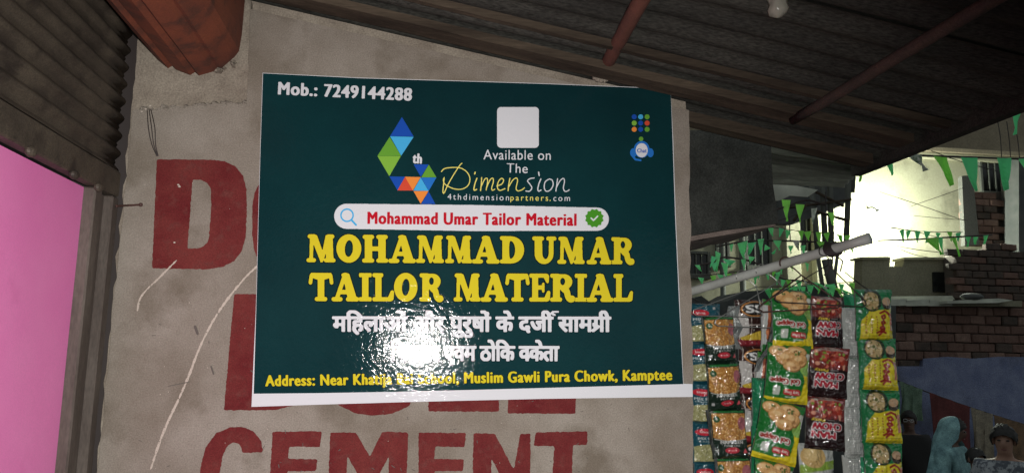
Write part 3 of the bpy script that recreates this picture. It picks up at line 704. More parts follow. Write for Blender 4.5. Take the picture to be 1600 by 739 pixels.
script([([(700, 398), (685, 412), (640, 480), (600, 550), (572, 610), (563, 600), (568, 545), (572, 505)], .75), ([(572, 500), (566, 520), (580, 550), (640, 580), (700, 583), (745, 555), (757, 505), (735, 460), (690, 432), (630, 428), (575, 436), (552, 458)], .72),
        ([(795, 462), (792, 474)], 1.0), ([(808, 505), (795, 540), (786, 580), (790, 592), (806, 585)], .85),
        ([(842, 500), (838, 560), (834, 594)], .8), ([(836, 570), (862, 515), (880, 505), (884, 530), (874, 590)], .75), ([(876, 575), (902, 518), (922, 505), (926, 530), (914, 575), (920, 592), (936, 584)], .75),
        ([(952, 560), (985, 548), (1000, 520), (985, 506), (962, 530), (955, 570), (972, 592), (1010, 580)], .78),
        ([(1045, 505), (1036, 555), (1032, 595)], .8), ([(1034, 572), (1065, 520), (1092, 503), (1100, 525), (1090, 575), (1100, 595), (1128, 590), (1150, 574)], .75)], 'script_word', 'ink_pale_yellow')
script([([(1220, 503), (1190, 508), (1172, 525), (1190, 548), (1203, 575), (1186, 598), (1160, 597)], .8), ([(1252, 462), (1256, 486)], 1.0), ([(1268, 510), (1254, 545), (1246, 582), (1252, 598), (1270, 590)], .85),
        ([(1330, 510), (1300, 530), (1292, 570), (1306, 598), (1335, 590), (1356, 555), (1350, 520), (1330, 510)], .8),
        ([(1388, 508), (1382, 555), (1376, 598)], .8), ([(1378, 575), (1405, 525), (1430, 506), (1438, 528), (1430, 575), (1440, 598), (1458, 598), (1472, 588)], .75)], 'script_word_end', 'ink_white')
# ---- blank white tile (its code is left out), chat emblem
r = Ras(765, -245, 855, -160, 4); r.rect(776.5, -232, 841.5, -168.5, 6); r.blur(.4); deco(r, 'white_tile', 'ink_white', .0042)
t4 = lambda x, y: (740 + x / 3.079, -(100 + y / 3.079))
cols = ['ink_blue', 'ink_cyan', 'ink_green', 'ink_light_green', 'ink_blue', 'ink_coral', 'ink_orange', 'ink_blue', 'ink_green']
for k in range(9):
    c_ = t4(770 + 31 * (k % 3), 258 + 30 * (k // 3)); fill([[(c_[0] + 3.9 * math.cos(a), c_[1] + 3.9 * math.sin(a)) for a in np.linspace(0, 6.28, 19)[:-1]]], lambda x, y: WP(x, -y, .0042), 'chat_dot', cols[k], poster)
c_ = t4(803, 364); fill([[(c_[0] + 3.5 * math.cos(a), c_[1] + 3.5 * math.sin(a)) for a in np.linspace(0, 6.28, 19)[:-1]]], lambda x, y: WP(x, -y, .0042), 'chat_dot', 'ink_green', poster)
r = Ras(980, -260, 1025, -215, 6); c_ = t4(806, 420); r.ell(c_[0], c_[1] + 2, 12.2, 13); r.ell(*t4(766, 430), 5.0, 7); r.ell(*t4(848, 430), 5.0, 7); r.stroke([t4(762, 445), t4(776, 462), t4(800, 466)], 1.6); r.blur(.3); deco(r, 'chat_headset', 'ink_mid_blue', .0042)
r = Ras(980, -260, 1025, -215, 6); r.ell(c_[0], c_[1] + .5, 9.3, 11); r.blur(.3); deco(r, 'chat_face', 'ink_white', .0044)
line_print('Chat', (994.5, 239.3), (1009.5, 239.6), 5.6, 'chat_word', 'ink_blue', .05, off=.0046)

# ================================================================== SNACK PACKETS
PH, PW = 100, 76
def paint(kind):
    H, W = PH, PW; A = np.zeros((H, W, 3), np.float32)
    def M(fn, soft=.5):
        r = Ras(0, 0, W - 2, H - 2, 1); r.w, r.h = W, H; R4 = Ras(0, 0, W, H, 3); fn(R4); R4.blur(.34)
        g_ = R4.g[:H * 3, :W * 3]; return g_.reshape(H, 3, W, 3).mean((1, 3))[::-1][:, :, None]
    def put(c, fn): nonlocal A; m_ = M(fn); A = A * (1 - m_) + np.array(c, np.float32) * m_
    F = lambda pts: [(x * W, (1 - y) * H) for x, y in pts]
    def E_(c, x, y, rx, ry): put(c, lambda r: r.ell(x * W, (1 - y) * H, rx * W, ry * H))
    def RC(c, x0, y0, x1, y1, rr=0): put(c, lambda r: r.rect(x0 * W, (1 - y1) * H, x1 * W, (1 - y0) * H, rr))
    def PL(c, pts): put(c, lambda r: r.poly(F(pts)))
    def TX(c, body, x0, x1, base, cap, bold=.08, rot=0, outline=None):
        asp = (x1 - x0) * W / (cap * H); t = text_ras(body, asp, 30, bold, soft=.02); L = t.loops(tol=.2); h_ = cap * H
        def m_(q, g2=None):
            o = []
            for x, y in q:
                X, Y = x * h_, y * h_; ca, sa = math.cos(rot), math.sin(rot); o.append((x0 * W + X * ca - Y * sa, (1 - base) * H + X * sa + Y * ca))
            return o
        def draw(r):
            t2 = np.zeros_like(r.g)
            for q in L:
                r3 = Ras(0, 0, W, H, 3); r3.poly(m_(q)); k = r3.g[:t2.shape[0], :t2.shape[1]]; t2 = np.abs(t2 - k)
            r.g = np.maximum(r.g, t2)
            if draw.d: r.dilate(draw.d)
        if outline is not None: draw.d = 1.3; put(outline, draw)
        draw.d = 0; put(c, draw)
    def speck(c, x0, y0, x1, y1, n, rad, cs):
        for _ in range(n):
            a = rng.random(); b_ = rng.random(); v = cs[int(rng.integers(len(cs)))]
            E_(v, x0 + a * (x1 - x0), y0 + b_ * (y1 - y0), rad / W * (.6 + rng.random()), rad / H * (.6 + rng.random()))
    def inside(mask_fn, cs, n, ln):      # strewn shreds of fried snack inside a shape
        nonlocal A; m_ = M(mask_fn); keep = A.copy()
        def d(c):
            def f(r):
                for _ in range(n // len(cs)):
                    x, y, a = rng.random() * W, rng.random() * H, rng.random() * 6.28; r.stroke([(x, y), (x + ln * math.cos(a), y + ln * math.sin(a))], .75)
            return f
        put(cs[0], lambda r: r.rect(0, 0, W, H))
        for c in cs: put(c, d(c))
        A = keep * (1 - m_) + A * m_
    if kind == 'orange':                 # black bag, fried shreds, upright
        A[:] = (.008, .022, .014); RC((.02, .16, .04), .08, .045, .93, .085)
        inside(lambda r: (r.rect(.03 * W, .42 * H, .97 * W, .9 * H), r.ell(.5 * W, .44 * H, .47 * W, .08 * H), r.rect(0, .905 * H, W, H, 0, 0)), [(.42, .20, .05), (.60, .33, .10), (.26, .11, .03), (.68, .45, .18)], 560, 3.4)
        E_((.35, .12, .14), .86, .30, .13, .13); E_((.01, .08, .03), .15, .22, .085, .065); E_((.5, .5, .4), .15, .22, .03, .02)
        put((.45, .45, .42), lambda r: r.stroke([(x * W, (1 - (.60 + .05 * math.sin((x) * math.pi))) * H) for x in np.linspace(.06, .97, 20)], .7))
        TX((.5, .5, .48), 'NAMKEEN', .2, .86, .70, .055, .1); TX((.4, .42, .4), 'MIXTURE', .3, .75, .76, .035, .05)
        E_((.45, .03, .05), .52, .83, .2, .06); TX((.7, .5, .5), 'snack', .4, .64, .845, .03, .03); RC((.4, .4, .4), .08, .82, .15, .87); PL((.5, .08, .1), [(.84, .88), (.98, .88), (.92, .79)])
    elif kind == 'teal':
        A[:] = (.008, .075, .105); E_((.5, .02, .04), .32, .26, .27, .085); TX((.75, .6, .6), 'bhog', .18, .48, .28, .05, .05)
        TX((.5, .55, .55), 'MIX BHEL', .1, .8, .44, .055, .08); TX((.4, .45, .45), 'CRISPY', .12, .7, .50, .03, .04); RC((.4, .4, .4), .72, .10, .8, .16)
        inside(lambda r: (r.rect(.02 * W, .04 * H, .97 * W, .40 * H), r.ell(.5 * W, .38 * H, .47 * W, .07 * H)), [(.34, .33, .16), (.46, .45, .26), (.20, .21, .08), (.52, .50, .34)], 380, 3.2)
        E_((.02, .09, .03), .84, .88, .06, .045)
    elif kind == 'dark':
        A[:] = (.035, .012, .01)
        for x in (.1, .45, .8): RC((.55, .50, .46), x, .0, x + .022, 1)
        for y in (.3, .52, .74, .9): RC((.5, .45, .42), 0, y, 1, y + .018)
        PL((.55, .40, .05), [(.1, .78), (.95, .62), (.75, .9), (.3, .95)]); PL((.5, .48, .46), [(0, .3), (.35, .35), (.4, .7), (.1, .8)]); RC((.22, .02, .03), 0, .84, 1, .98)
        E_((.50, .22, .06), .6, .2, .45, .16); E_((.01, .01, .01), .6, .2, .40, .135); TX((.75, .75, .74), 'SS', .28, .9, .27, .14, .12, outline=(.05, .05, .05))
    elif kind == 'crisp':                # brown crisps, green head
        A[:] = (.26, .07, .035); RC((.03, .22, .03), 0, .0, 1, .12)
        for k in range(14): E_(((.5, .16, .07), (.34, .09, .04), (.6, .24, .1))[k % 3], .2 + .6 * rng.random(), .2 + .55 * rng.random(), .22, .07)
        RC((.5, .52, .5), 0, .12, .16, 1); RC((.02, .15, .03), 0, .86, 1, 1)
    elif kind == 'green':                # picture on top, name upside down
        A[:] = (.012, .15, .028); PL((.62, .50, .02), [(0, 1), (0, .90), (.5, .92), (.82, .84), (.88, .60), (.80, .40), (1, .36), (1, 1)]); PL((.012, .15, .028), [(0, .89), (.55, .90), (.78, .83), (.84, .6), (.78, .4), (0, .4)])
        E_((.24, .42, .10), .95, .38, .2, .14); E_((.5, .52, .45), .9, .2, .12, .06)
        for (x, y, rx, ry) in ((.22, .13, .20, .10), (.62, .13, .25, .11), (.40, .24, .24, .12), (.72, .26, .2, .12), (.55, .36, .22, .09)): E_((.28, .13, .04), x + .01, y + .012, rx, ry); E_((.58, .34, .14), x, y, rx * .93, ry * .88); E_((.70, .48, .24), x - .04, y - .025, rx * .45, ry * .35); E_((.40, .21, .08), x + .3 * rx, y + .3 * ry, rx * .3, ry * .25)
        speck(0, .45, .10, .75, .17, 9, 1.6, [(.07, .12, .02), (.2, .09, .02), (.12, .2, .04)]); speck(0, .15, .10, .3, .14, 4, 1.4, [(.07, .12, .02)])
        F180.append(('txt',)); 
        def up(fn): nonlocal A; A = A[::-1, ::-1].copy(); fn(); A = A[::-1, ::-1].copy()
        up(lambda: (TX((.30, .03, .02), 'Gol Gappe', .22, .92, .42, .085, .11, outline=(.72, .72, .68)), RC((.42, .02, .03), .20, .15, .6, .25, 4), TX((.75, .68, .6), 'Tasty Treat', .22, .58, .22, .045, .06), RC((.48, .52, .46), .68, .14, .84, .29, 2), RC((.6, .62, .58), .30, .115, .55, .125)))
    elif kind == 'maroon':
        A[:] = (.018, .006, .007); PL((.15, .022, .02), [(0, 0), (1, 0), (1, .45), (.7, .40), (.3, .46), (0, .40)]); E_((.42, .34, .30), .5, .17, .48, .155); E_((.14, .02, .016), .5, .18, .44, .13)
        speck(0, .1, .07, .9, .36, 60, 4.2, [(.40, .05, .03), (.26, .03, .02), (.5, .14, .08), (.2, .02, .015), (.62, .30, .20)]); speck(0, .15, .1, .9, .3, 8, 2.2, [(.2, .28, .05)]); E_((.36, .28, .24), .5, .055, .4, .012)
        def up(fn): nonlocal A; A = A[::-1, ::-1].copy(); fn(); A = A[::-1, ::-1].copy()
        up(lambda: (TX((.34, .012, .03), 'MAN', .26, .88, .34, .115, .13, rot=-.04, outline=(.72, .68, .68)), TX((.34, .012, .03), 'CHOW', .10, .88, .51, .115, .13, rot=.0, outline=(.72, .68, .68)), TX((.62, .50, .06), 'Patty', .56, .88, .58, .05, .08), RC((.5, .45, .42), .3, .56, .5, .57), E_((.5, .18, .2), .12, .93, .07, .02), TX((.5, .5, .5), '16', .82, .93, .25, .05, .05)))
    elif kind == 'yellow':
        A[:] = (.012, .17, .06); PL((.58, .50, .025), [(.08, 1), (.98, 1), (.96, .36), (.6, .40), (.3, .42), (.12, .6)]); E_((.012, .03, .01), .38, .22, .26, .22); E_((.40, .30, .14), .36, .23, .2, .17)
        speck(0, .2, .1, .52, .38, 40, 2.2, [(.5, .40, .2), (.25, .17, .07), (.1, .12, .03), (.55, .46, .3)]); E_((.03, .02, .01), .8, .3, .16, .1); E_((.45, .30, .18), .8, .24, .15, .08); RC((.5, .42, .02), .08, .9, .98, 1); RC((.3, .25, .01), .08, .893, .98, .905)
        def side(): 
            nonlocal A; 
        for k in range(3):
            for j in range(7): RC((.28, .12, .02), .2 + .13 * k, .52 + .05 * j, .235 + .13 * k, .55 + .05 * j)
        r_ = lambda rr: [rr.stroke([(p[0] * W, (1 - p[1]) * H) for p in q], 2.1) for q in (
            [(.58, .46), (.70, .42), (.82, .46), (.86, .52)], [(.62, .52), (.70, .50), (.74, .55), (.66, .58), (.62, .54)], [(.60, .63), (.68, .61), (.72, .65), (.64, .68), (.60, .64)], [(.58, .73), (.66, .71), (.70, .75), (.60, .77), (.57, .74)], [(.50, .84), (.60, .80), (.74, .84)], [(.56, .88), (.70, .78)])]
        put((.26, .02, .015), r_); RC((.45, .2, .16), .88, .46, .97, .8)
    elif kind == 'chips':
        A[:] = (.42, .44, .42); PL((.25, .38, .06), [(0, .4), (1, .3), (1, .45), (0, .55)]); E_((.55, .38, .16), .35, .25, .33, .2); E_((.62, .46, .22), .32, .2, .2, .12); E_((.4, .02, .04), .6, .66, .25, .06); PL((.2, .16, .05), [(0, .8), (.3, .62), (.5, 1), (0, 1)]); E_((.4, .25, .08), .85, .82, .16, .2)
    elif kind == 'back':
        A[:] = (.40, .42, .40)
        for j in range(26): RC((.2, .21, .2), .15, .06 + j * .035, .15 + .7 * rng.random(), .07 + j * .035)
    elif kind == 'greenfoil':
        A[:] = (.01, .17, .075); PL((.02, .25, .12), [(.1, 0), (.3, 0), (.6, 1), (.4, 1)])
    return A
F180 = []; PAINTED = {}
NR, NC = PH, PW
def packet_mesh(kind, wd, ht, seed):
    """puffed foil packet: crimped ends, wrinkled sides, printed front, plain back; origin at its centre, front to -Y"""
    if kind not in PAINTED: PAINTED[kind] = paint(kind) ** 1.06 * 1.12
    A = PAINTED[kind]; r_ = random.Random(seed); V = []; Cc = []; Fc = []
    for j in range(NR):
        v = j / (NR - 1)
        for i in range(NC):
            u = i / (NC - 1); cu = 2 * u - 1; cv = 2 * v - 1
            seal = min(1, max(0, (1 - abs(cv)) / .13)); puff = .015 * (1 - abs(cu) ** 2.6) * (seal * seal * (3 - 2 * seal)) ** .8 * (1 - .25 * cv * cv)
            wr = mnoise.noise(Vector((cu * 2.2, cv * 1.6 + seed, seed))) * .006 + (abs(mnoise.noise(Vector((cu * 5 + seed, cv * 3.0, 3)))) + abs(mnoise.noise(Vector((cu * 3 - cv * 4, cv * 5 + cu * 3, seed * 1.7))))) * .0042 * (1 - .3 * seal)
            fold = .0016 * math.sin(u * 38 + 3 * mnoise.noise(Vector((u * 3, seed, 0)))) * (1 - seal)
            crimp = .0005 * math.sin(v * ht * 900) * (1 - seal)
            nar = 1 - .05 * seal * (1 - cv * cv) + .012 * mnoise.noise(Vector((v * 5, seed, 9 * (cu > 0))))
            V.append((cu * wd / 2 * nar, -puff - wr * seal - fold - crimp, -cv * ht / 2 + .0012 * mnoise.noise(Vector((u * 4, seed, 7))) ))
            Cc.append((*A[j, i], 1))
    for j in range(NR - 1):
        for i in range(NC - 1): a = j * NC + i; Fc.append((a, a + NC, a + NC + 1, a + 1))
    base = len(V); bi = list(range(0, NC, 5)); bj = list(range(0, NR, 9)) 
    for j in bj:
        for i in bi:
            x, y, z = V[j * NC + i]; V.append((x, .002 - y * .8, z)); Cc.append((.42, .43, .42, 1))
    nb = len(bi)
    for j in range(len(bj) - 1):
        for i in range(nb - 1): a = base + j * nb + i; Fc.append((a, a + 1, a + nb + 1, a + nb))
    for j in range(len(bj) - 1):         # close both long sides
        for col, bc in ((0, 0), (NC - 1, nb - 1)):
            q = [jj * NC + col for jj in range(bj[j], bj[j + 1] + 1)] + [base + (j + 1) * nb + bc, base + j * nb + bc]
            Fc.append(tuple(q) if col else tuple(q[::-1]))
    for i in range(nb - 1):
        q = [ii for ii in range(bi[i], bi[i + 1] + 1)]; Fc.append(tuple(q + [base + i + 1, base + i]))
        jj = bj[-1] * NC; q = [jj + ii for ii in range(bi[i], bi[i + 1] + 1)]; Fc.append(tuple(q[::-1] + [base + (len(bj) - 1) * nb + i, base + (len(bj) - 1) * nb + i + 1]))
    me = bpy.data.meshes.new('packet_' + kind); me.from_pydata(V, [], Fc); ca = me.color_attributes.new('print', 'FLOAT_COLOR', 'POINT')
    ca.data.foreach_set('color', np.array(Cc, np.float32).ravel()); me.materials.append(MATS['foil'])
    for p in me.polygons: p.use_smooth = True
    me.update(); return me
CACHE = {}
def strip(kind, label, pts, wpx, Y, hpx, tilt=0, yaw=0, seeds=(1, 2), dY=0, group=None):
    """a hanging strip of joined packets; pts = centres in the photo, top first"""
    t = thing('snack_strip', label, 'snack packets', at(pts[0][0], pts[0][1] - hpx / 2, Y), group)
    k = Y / FPX * 1.015
    for n_i, c in enumerate(pts):
        px, py = c[:2]; tl = tilt if len(c) < 3 else c[2]; sd = seeds[0] * 7 + n_i; key = (kind, sd, wpx, hpx)
        if key not in CACHE: CACHE[key] = packet_mesh(kind, wpx * k, hpx * k, sd)
        o = bpy.data.objects.new('packet', CACHE[key]); COL.objects.link(o); o.parent = t
        o.matrix_basis = Matrix.Translation(at(px, py, Y + dY * n_i) - t.location) @ Matrix.Rotation(yaw + random.uniform(-.22, .22), 4, 'Z') @ Matrix.Rotation(tl + random.uniform(-.035, .035), 4, 'Y') @ Matrix.Rotation(random.uniform(-.12, .12), 4, 'X')
    return t
R_ = math.radians
strip('teal', 'strip of dark teal snack packets half hidden behind the wall edge', [(1101, 505), (1102, 566), (1103, 628), (1105, 690), (1107, 752)], 52, 2.02, 63)
strip('orange', 'strip of black packets showing orange fried shreds beside the teal strip', [(1124, 530), (1131, 603), (1139, 677), (1147, 752)], 56, 1.93, 76, -.06, seeds=(3, 4))
strip('dark', 'strip of dark patterned packets with round white lettering behind the orange strip', [(1172, 505), (1176, 579), (1177, 653), (1180, 727)], 52, 2.02, 76, seeds=(5, 6))
strip('crisp', 'short strip of brown crisp packets with green ends above the green strip', [(1200, 510), (1196, 592)], 42, 1.98, 84, .1, .5, seeds=(7,))
strip('green', 'strip of tilted bright green packets picturing round puffed snacks', [(1237, 497, .03), (1230, 583, .10), (1216, 674, .20), (1208, 768, .12)], 70, 1.80, 94, seeds=(8, 9, 10))
strip('maroon', 'strip of dark maroon packets with upside down white edged lettering', [(1292, 503, .02), (1294, 582, .04), (1289, 661, .05)], 63, 1.82, 82, seeds=(11, 12))
strip('back', 'grey packet backs with small print peeking out right of the maroon strip', [(1331, 520), (1332, 600), (1331, 672), (1332, 752)], 32, 1.85, 82, seeds=(13,))
strip('chips', 'pale packets picturing golden chips below the maroon strip', [(1276, 735, .05)], 66, 1.90, 84, seeds=(14,))
strip('greenfoil', 'plain shiny dark green foil strip between the grey and yellow packets', [(1345, 500), (1348, 580), (1350, 660), (1352, 740)], 52, 1.88, 84, seeds=(15, 16))
strip('yellow', 'strip of yellow and green packets with curly red writing at the right', [(1365, 492, .0), (1371, 568, .0), (1376, 650, .0), (1381, 732, .0)], 64, 1.78, 84, seeds=(17, 18, 19))
strip('greenfoil', 'plain green foil strip edge showing between the dark patterned and green strips', [(1187, 630), (1186, 706)], 26, 1.95, 80, seeds=(20,))
b = MB()
def ribbon(pts, wv, Y, name, label):
    b = MB(); vs = []
    for i, (x, y) in enumerate(pts):
        for k in range(4):
            vs.append(at(x + wv * (k / 3 - .5), y, Y + .008 * ((k + i) % 2) + .01 * mnoise.noise(Vector((i * .7, k, 1)))))
    n = len(pts); b.add(vs + [v + Vector((0, .0015, 0)) for v in vs], [(i * 4 + k, i * 4 + k + 1, i * 4 + 5 + k, i * 4 + 4 + k) for i in range(n - 1) for k in range(3)] + [(4 * n + i * 4 + k, 4 * n + i * 4 + 4 + k, 4 * n + i * 4 + 5 + k, 4 * n + i * 4 + k + 1) for i in range(n - 1) for k in range(3)])
    return tag(b.build(name, 'foil_side', None, False), label, 'packet edge')
ribbon([(1147, 478), (1144, 495), (1152, 512), (1143, 530), (1150, 545)], 18, 1.95, 'foil_edge', 'crumpled silver foil packet edge between orange and dark strips')
ribbon([(1213, 462), (1212, 490), (1208, 520), (1201, 545), (1190, 560), (1182, 580)], 8, 1.80, 'foil_edge', 'silver foil edge running down the left of the topmost green packet')
ribbon([(1105, 640), (1109, 665), (1112, 690), (1118, 715), (1122, 745)], 4.5, 1.92, 'foil_edge', 'thin silver foil edge between the teal and orange strips')

# ---- rail and hangers
p0, p1 = at(1050, 464, 2.06), at(1359, 372.5, 1.60)
b = MB(); rp = [p0.lerp(p1, t / 12) for t in range(13)]; b.tube(rp, [.0115] * 12 + [.0135], 16); tag(b.build('hanging_rail', 'pvc', None, True), 'long pale plastic pipe sloping up over the snack packets', 'pipe')
def railpt(px): 
    t = (px - 1050) / 309.0; return p0.lerp(p1, t)
def hanger(px, neck, lft, rgt, rad, m, label):
    R0 = railpt(px); Yk = R0.y; t = thing('wire_hanger', label, 'hanger', R0)
    hk = [R0 + Vector((.0155 * math.cos(a), 0, .0155 * math.sin(a))) for a in np.linspace(-.6, math.pi + .5, 12)]
    N0 = at(*neck, Yk - .01); b = MB(); b.tube(hk[::-1] + [] if neck[0] > px else hk, rad, 6); b.tube(spl([(hk[0] if neck[0] > px else hk[-1]), R0.lerp(N0, .45) + Vector((.004, 0, 0)), N0], 5), rad, 6); b.build('hook', m, t, True)
    L_ = at(*lft, Yk - .02); Rr = at(*rgt, Yk - .0); b = MB()
    b.tube([N0, L_, L_ + Vector((-.002, 0, -.008)), L_ + Vector((.006, 0, -.014)), Rr + Vector((-.006, 0, -.014)), Rr + Vector((.002, 0, -.008)), Rr, N0], rad, 6); b.build('shoulder_frame', m, t, True)
    return t
hanger(1243, (1252, 430), (1188, 478), (1312, 472), .0019, 'rust_wire', 'dark wire hanger in front holding the green and maroon strips')
hanger(1206, (1216, 440), (1118, 500), (1262, 505), .0013, 'steel_wire', 'thin silver wire hanger left of the dark front hanger')
hanger(1174, (1182, 448), (1084, 484), (1190, 487), .0013, 'steel_wire', 'thin silver wire hanger above the orange shred packets')
hanger(1300, (1294, 414), (1212, 462), (1352, 470), .0014, 'wire', 'dark thin wire hanger near the knotted end of the rail')
b = MB()
for k in range(5):
    c_ = railpt(1306 + k * 2.2); b.tube([c_ + Vector((.014 * math.cos(a), .014 * math.sin(a) * .5, .015 * math.sin(a))) for a in np.linspace(0, 6.28, 14)], .0028, 6)
b.tube([railpt(1310) + Vector((0, 0, -.012)), at(1300, 415, 1.66), at(1288, 430, 1.66)], .0018, 5); b.tube([railpt(1312) + Vector((0, 0, -.012)), at(1317, 408, 1.66), at(1313, 424, 1.66)], .0018, 5)
tag(b.build('knotted_cloth', 'wire', None, True), 'dark rag knotted round the pale pipe near its right end', 'rag')

# ================================================================== THE LANE BEHIND
LP = at(1372, 346, 11.68)
YF = 12.2
def fp(px, py, Y=YF): return at(px, py, Y)
# ---- cream building across the lane
fac = thing('cream_building', 'tall cream plastered building lit by the white lamp across the lane', 'building', (2, YF, 0))
def slab3(pts, Y, d, name, m, parent=None):
    b = MB(); b.ext([at(x, y, Y) for x, y in pts], (0, d, 0)); return b.build(name, m, parent)
xa, xb = at(250, 400, YF).x, at(1900, 400, YF).x; zl = at(1500, 243, YF).z
b = MB(); n1, n2 = 40, 24; vs = []
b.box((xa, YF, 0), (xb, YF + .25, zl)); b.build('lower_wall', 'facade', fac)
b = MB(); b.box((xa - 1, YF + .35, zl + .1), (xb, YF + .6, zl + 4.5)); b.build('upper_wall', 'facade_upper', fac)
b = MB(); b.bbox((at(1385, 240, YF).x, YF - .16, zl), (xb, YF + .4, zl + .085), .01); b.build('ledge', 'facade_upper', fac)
b = MB(); b.bbox((at(1410, 240, YF).x, YF - .10, zl - .11), (xb, YF - .001, zl - .003), .01); b.build('cornice', 'facade', fac)
def window(px0, py0, px1, py1, bars=2, skew=0):
    a = at(px0, py1, YF); c = at(px1, py0, YF); t = .05
    f = MB()
    f.bbox((a.x - t, YF - .05, a.z - t), (a.x, YF + .01, c.z + t), .006); f.bbox((c.x, YF - .05, a.z - t), (c.x + t, YF + .01, c.z + t), .006)
    f.bbox((a.x, YF - .048, c.z), (c.x, YF + .01, c.z + t), .006); f.bbox((a.x - t, YF - .09, a.z - t - .03), (c.x + t, YF + .01, a.z), .006)
    for k in range(1, bars + 1): x = a.x + (c.x - a.x) * k / (bars + 1); f.bbox((x - .012, YF - .035, a.z), (x + .012, YF - .02, c.z), .003)
    fr = f.build('window', 'frame_dark', fac); g_ = MB(); g_.box((a.x, YF - .012, a.z), (c.x, YF - .006, c.z)); g_.build('pane', 'dark_glass', fr)
for q in ((1078, 398, 1104, 428), (1168, 352, 1199, 415), (1122, 378, 1134, 410), (1240, 330, 1268, 392), (1535, 250, 1562, 300)): window(*q)
for px, wd, y0, y1 in ((1226, 16, 340, 520), (1272, 12, 320, 520)):                                      # pale pilasters
    a = at(px, y1, YF); c = at(px + wd, y0, YF); b = MB(); b.bbox((a.x, YF - .16, a.z), (c.x, YF - .001, c.z), .01); b.build('pilaster', 'facade', fac)
for px, rr_ in ((1128, .045), (1159, .05)):
    p = at(px, 400, YF - .2); b = MB(); b.tube([(p.x, p.y, 0), (p.x + .01, p.y, 4.4)], rr_, 10); b.build('drain_pipe', 'frame_dark', fac, True)
# dim tall timber and sheet structure beyond the roof edge
st = thing('timber_scaffold', 'dim upright poles and cross bars standing behind the lower tin roof', 'scaffold', at(1290, 330, 7))
for (x0, y0, x1, y1) in ((1279, 205, 1290, 395), (1294, 200, 1299, 400), (1327, 215, 1322, 385), (1268, 290, 1278, 400), (1335, 200, 1331, 300)):
    b = MB(); b.tube([at(x0, y0, 7), at((x0 + x1) / 2 + 1, (y0 + y1) / 2, 7), at(x1, y1, 7)], .028, 8); b.build('pole', 'frame_dark', st, True)
for (x0, y0, x1, y1) in ((1230, 325, 1330, 312), (1275, 300, 1318, 322), (1240, 345, 1262, 318), (1275, 330, 1325, 345)):
    b = MB(); b.tube([at(x0, y0, 6.95), at(x1, y1, 6.95)], .014, 6); b.build('cross_bar', 'timber', st, True)
slab3([(1215, 300), (1338, 240), (1336, 292), (1318, 320), (1282, 335), (1240, 350), (1215, 350)], 8.2, .1, 'dark_board_wall', 'dark_tarp'); o = bpy.data.objects['dark_board_wall']
tag(o, 'dark sheeted wall behind the upright poles left of the lamp', 'wall')
# lower tin roof seen under the near roof
tr = thing('tin_roof', 'lower ribbed tin roof with lamplit grey in its colour behind the dark concrete block', 'roof', at(1270, 270, 3.5))
def tinstrip(q, Y0, Y1, nm):
    (ax, ay), (bx, by), (cx_, cy_), (dx_, dy_) = q; b = MB(); vs = []; nn = 30; mm = 10
    A0, A1, B0, B1 = at(ax, ay, Y0), at(bx, by, Y0), at(dx_, dy_, Y1), at(cx_, cy_, Y1)
    for j in range(nn + 1):
        t = j / nn
        for i in range(mm + 1):
            s_ = i / mm; p = A0.lerp(A1, s_).lerp(B0.lerp(B1, s_), t); p.z += .018 * math.sin(t * 6.283 * 4) + .01 * mnoise.noise(Vector((s_ * 4, t * 4, Y0))); vs.append(p)
    b.add(vs + [v + Vector((0, 0, .004)) for v in vs], [(j * (mm + 1) + i, (j + 1) * (mm + 1) + i, (j + 1) * (mm + 1) + i + 1, j * (mm + 1) + i + 1) for j in range(nn) for i in range(mm)] +
          [(341 + j * (mm + 1) + i, 341 + j * (mm + 1) + i + 1, 341 + (j + 1) * (mm + 1) + i + 1, 341 + (j + 1) * (mm + 1) + i) for j in range(nn) for i in range(mm)])
    return b.build(nm, 'tin', tr, True)
tinstrip(((1190, 190), (1400, 225), (1345, 262), (1190, 243)), 2.3, 3.6, 'upper_sheet')
tinstrip(((1190, 240), (1348, 262), (1318, 290), (1190, 285)), 3.4, 4.8, 'lower_sheet')
tag(slab3([(1190, 280), (1209, 283), (1278, 297), (1262, 308), (1234, 306), (1222, 312), (1214, 314), (1190, 310)], 5.0, .02, 'fibre_sheet', 'bright_sheet'), 'pale broken fibre sheet hanging below the tin roof edge', 'sheet')
# ---- lamp on its arm
lampo = thing('street_lamp', 'glaring white bulb lamp on a thin arm in front of the cream building', 'lamp', LP)
b = MB(); b.ball(LP, .12, 18, 12); b.build('bulb', 'bulb', lampo, True)
b = MB(); b.tube([LP + Vector((0, 0, .075)), LP + Vector((0, 0, .20))], [.05, .03], 12); b.tube([LP + Vector((0, 0, .19)), LP + Vector((.1, .3, .3)), LP + Vector((.15, YF - LP.y + .01, .32))], .015, 8); b.build('lamp_arm', 'bulb_cap', lampo, True)
pl = bpy.data.lights.new('street_lamp_light', 'POINT'); pl.energy = 460; pl.color = (.93, 1, .84); pl.shadow_soft_size = .12
plo = bpy.data.objects.new('street_lamp_light', pl); COL.objects.link(plo); plo.location = LP + Vector((0, -.13, -.02))
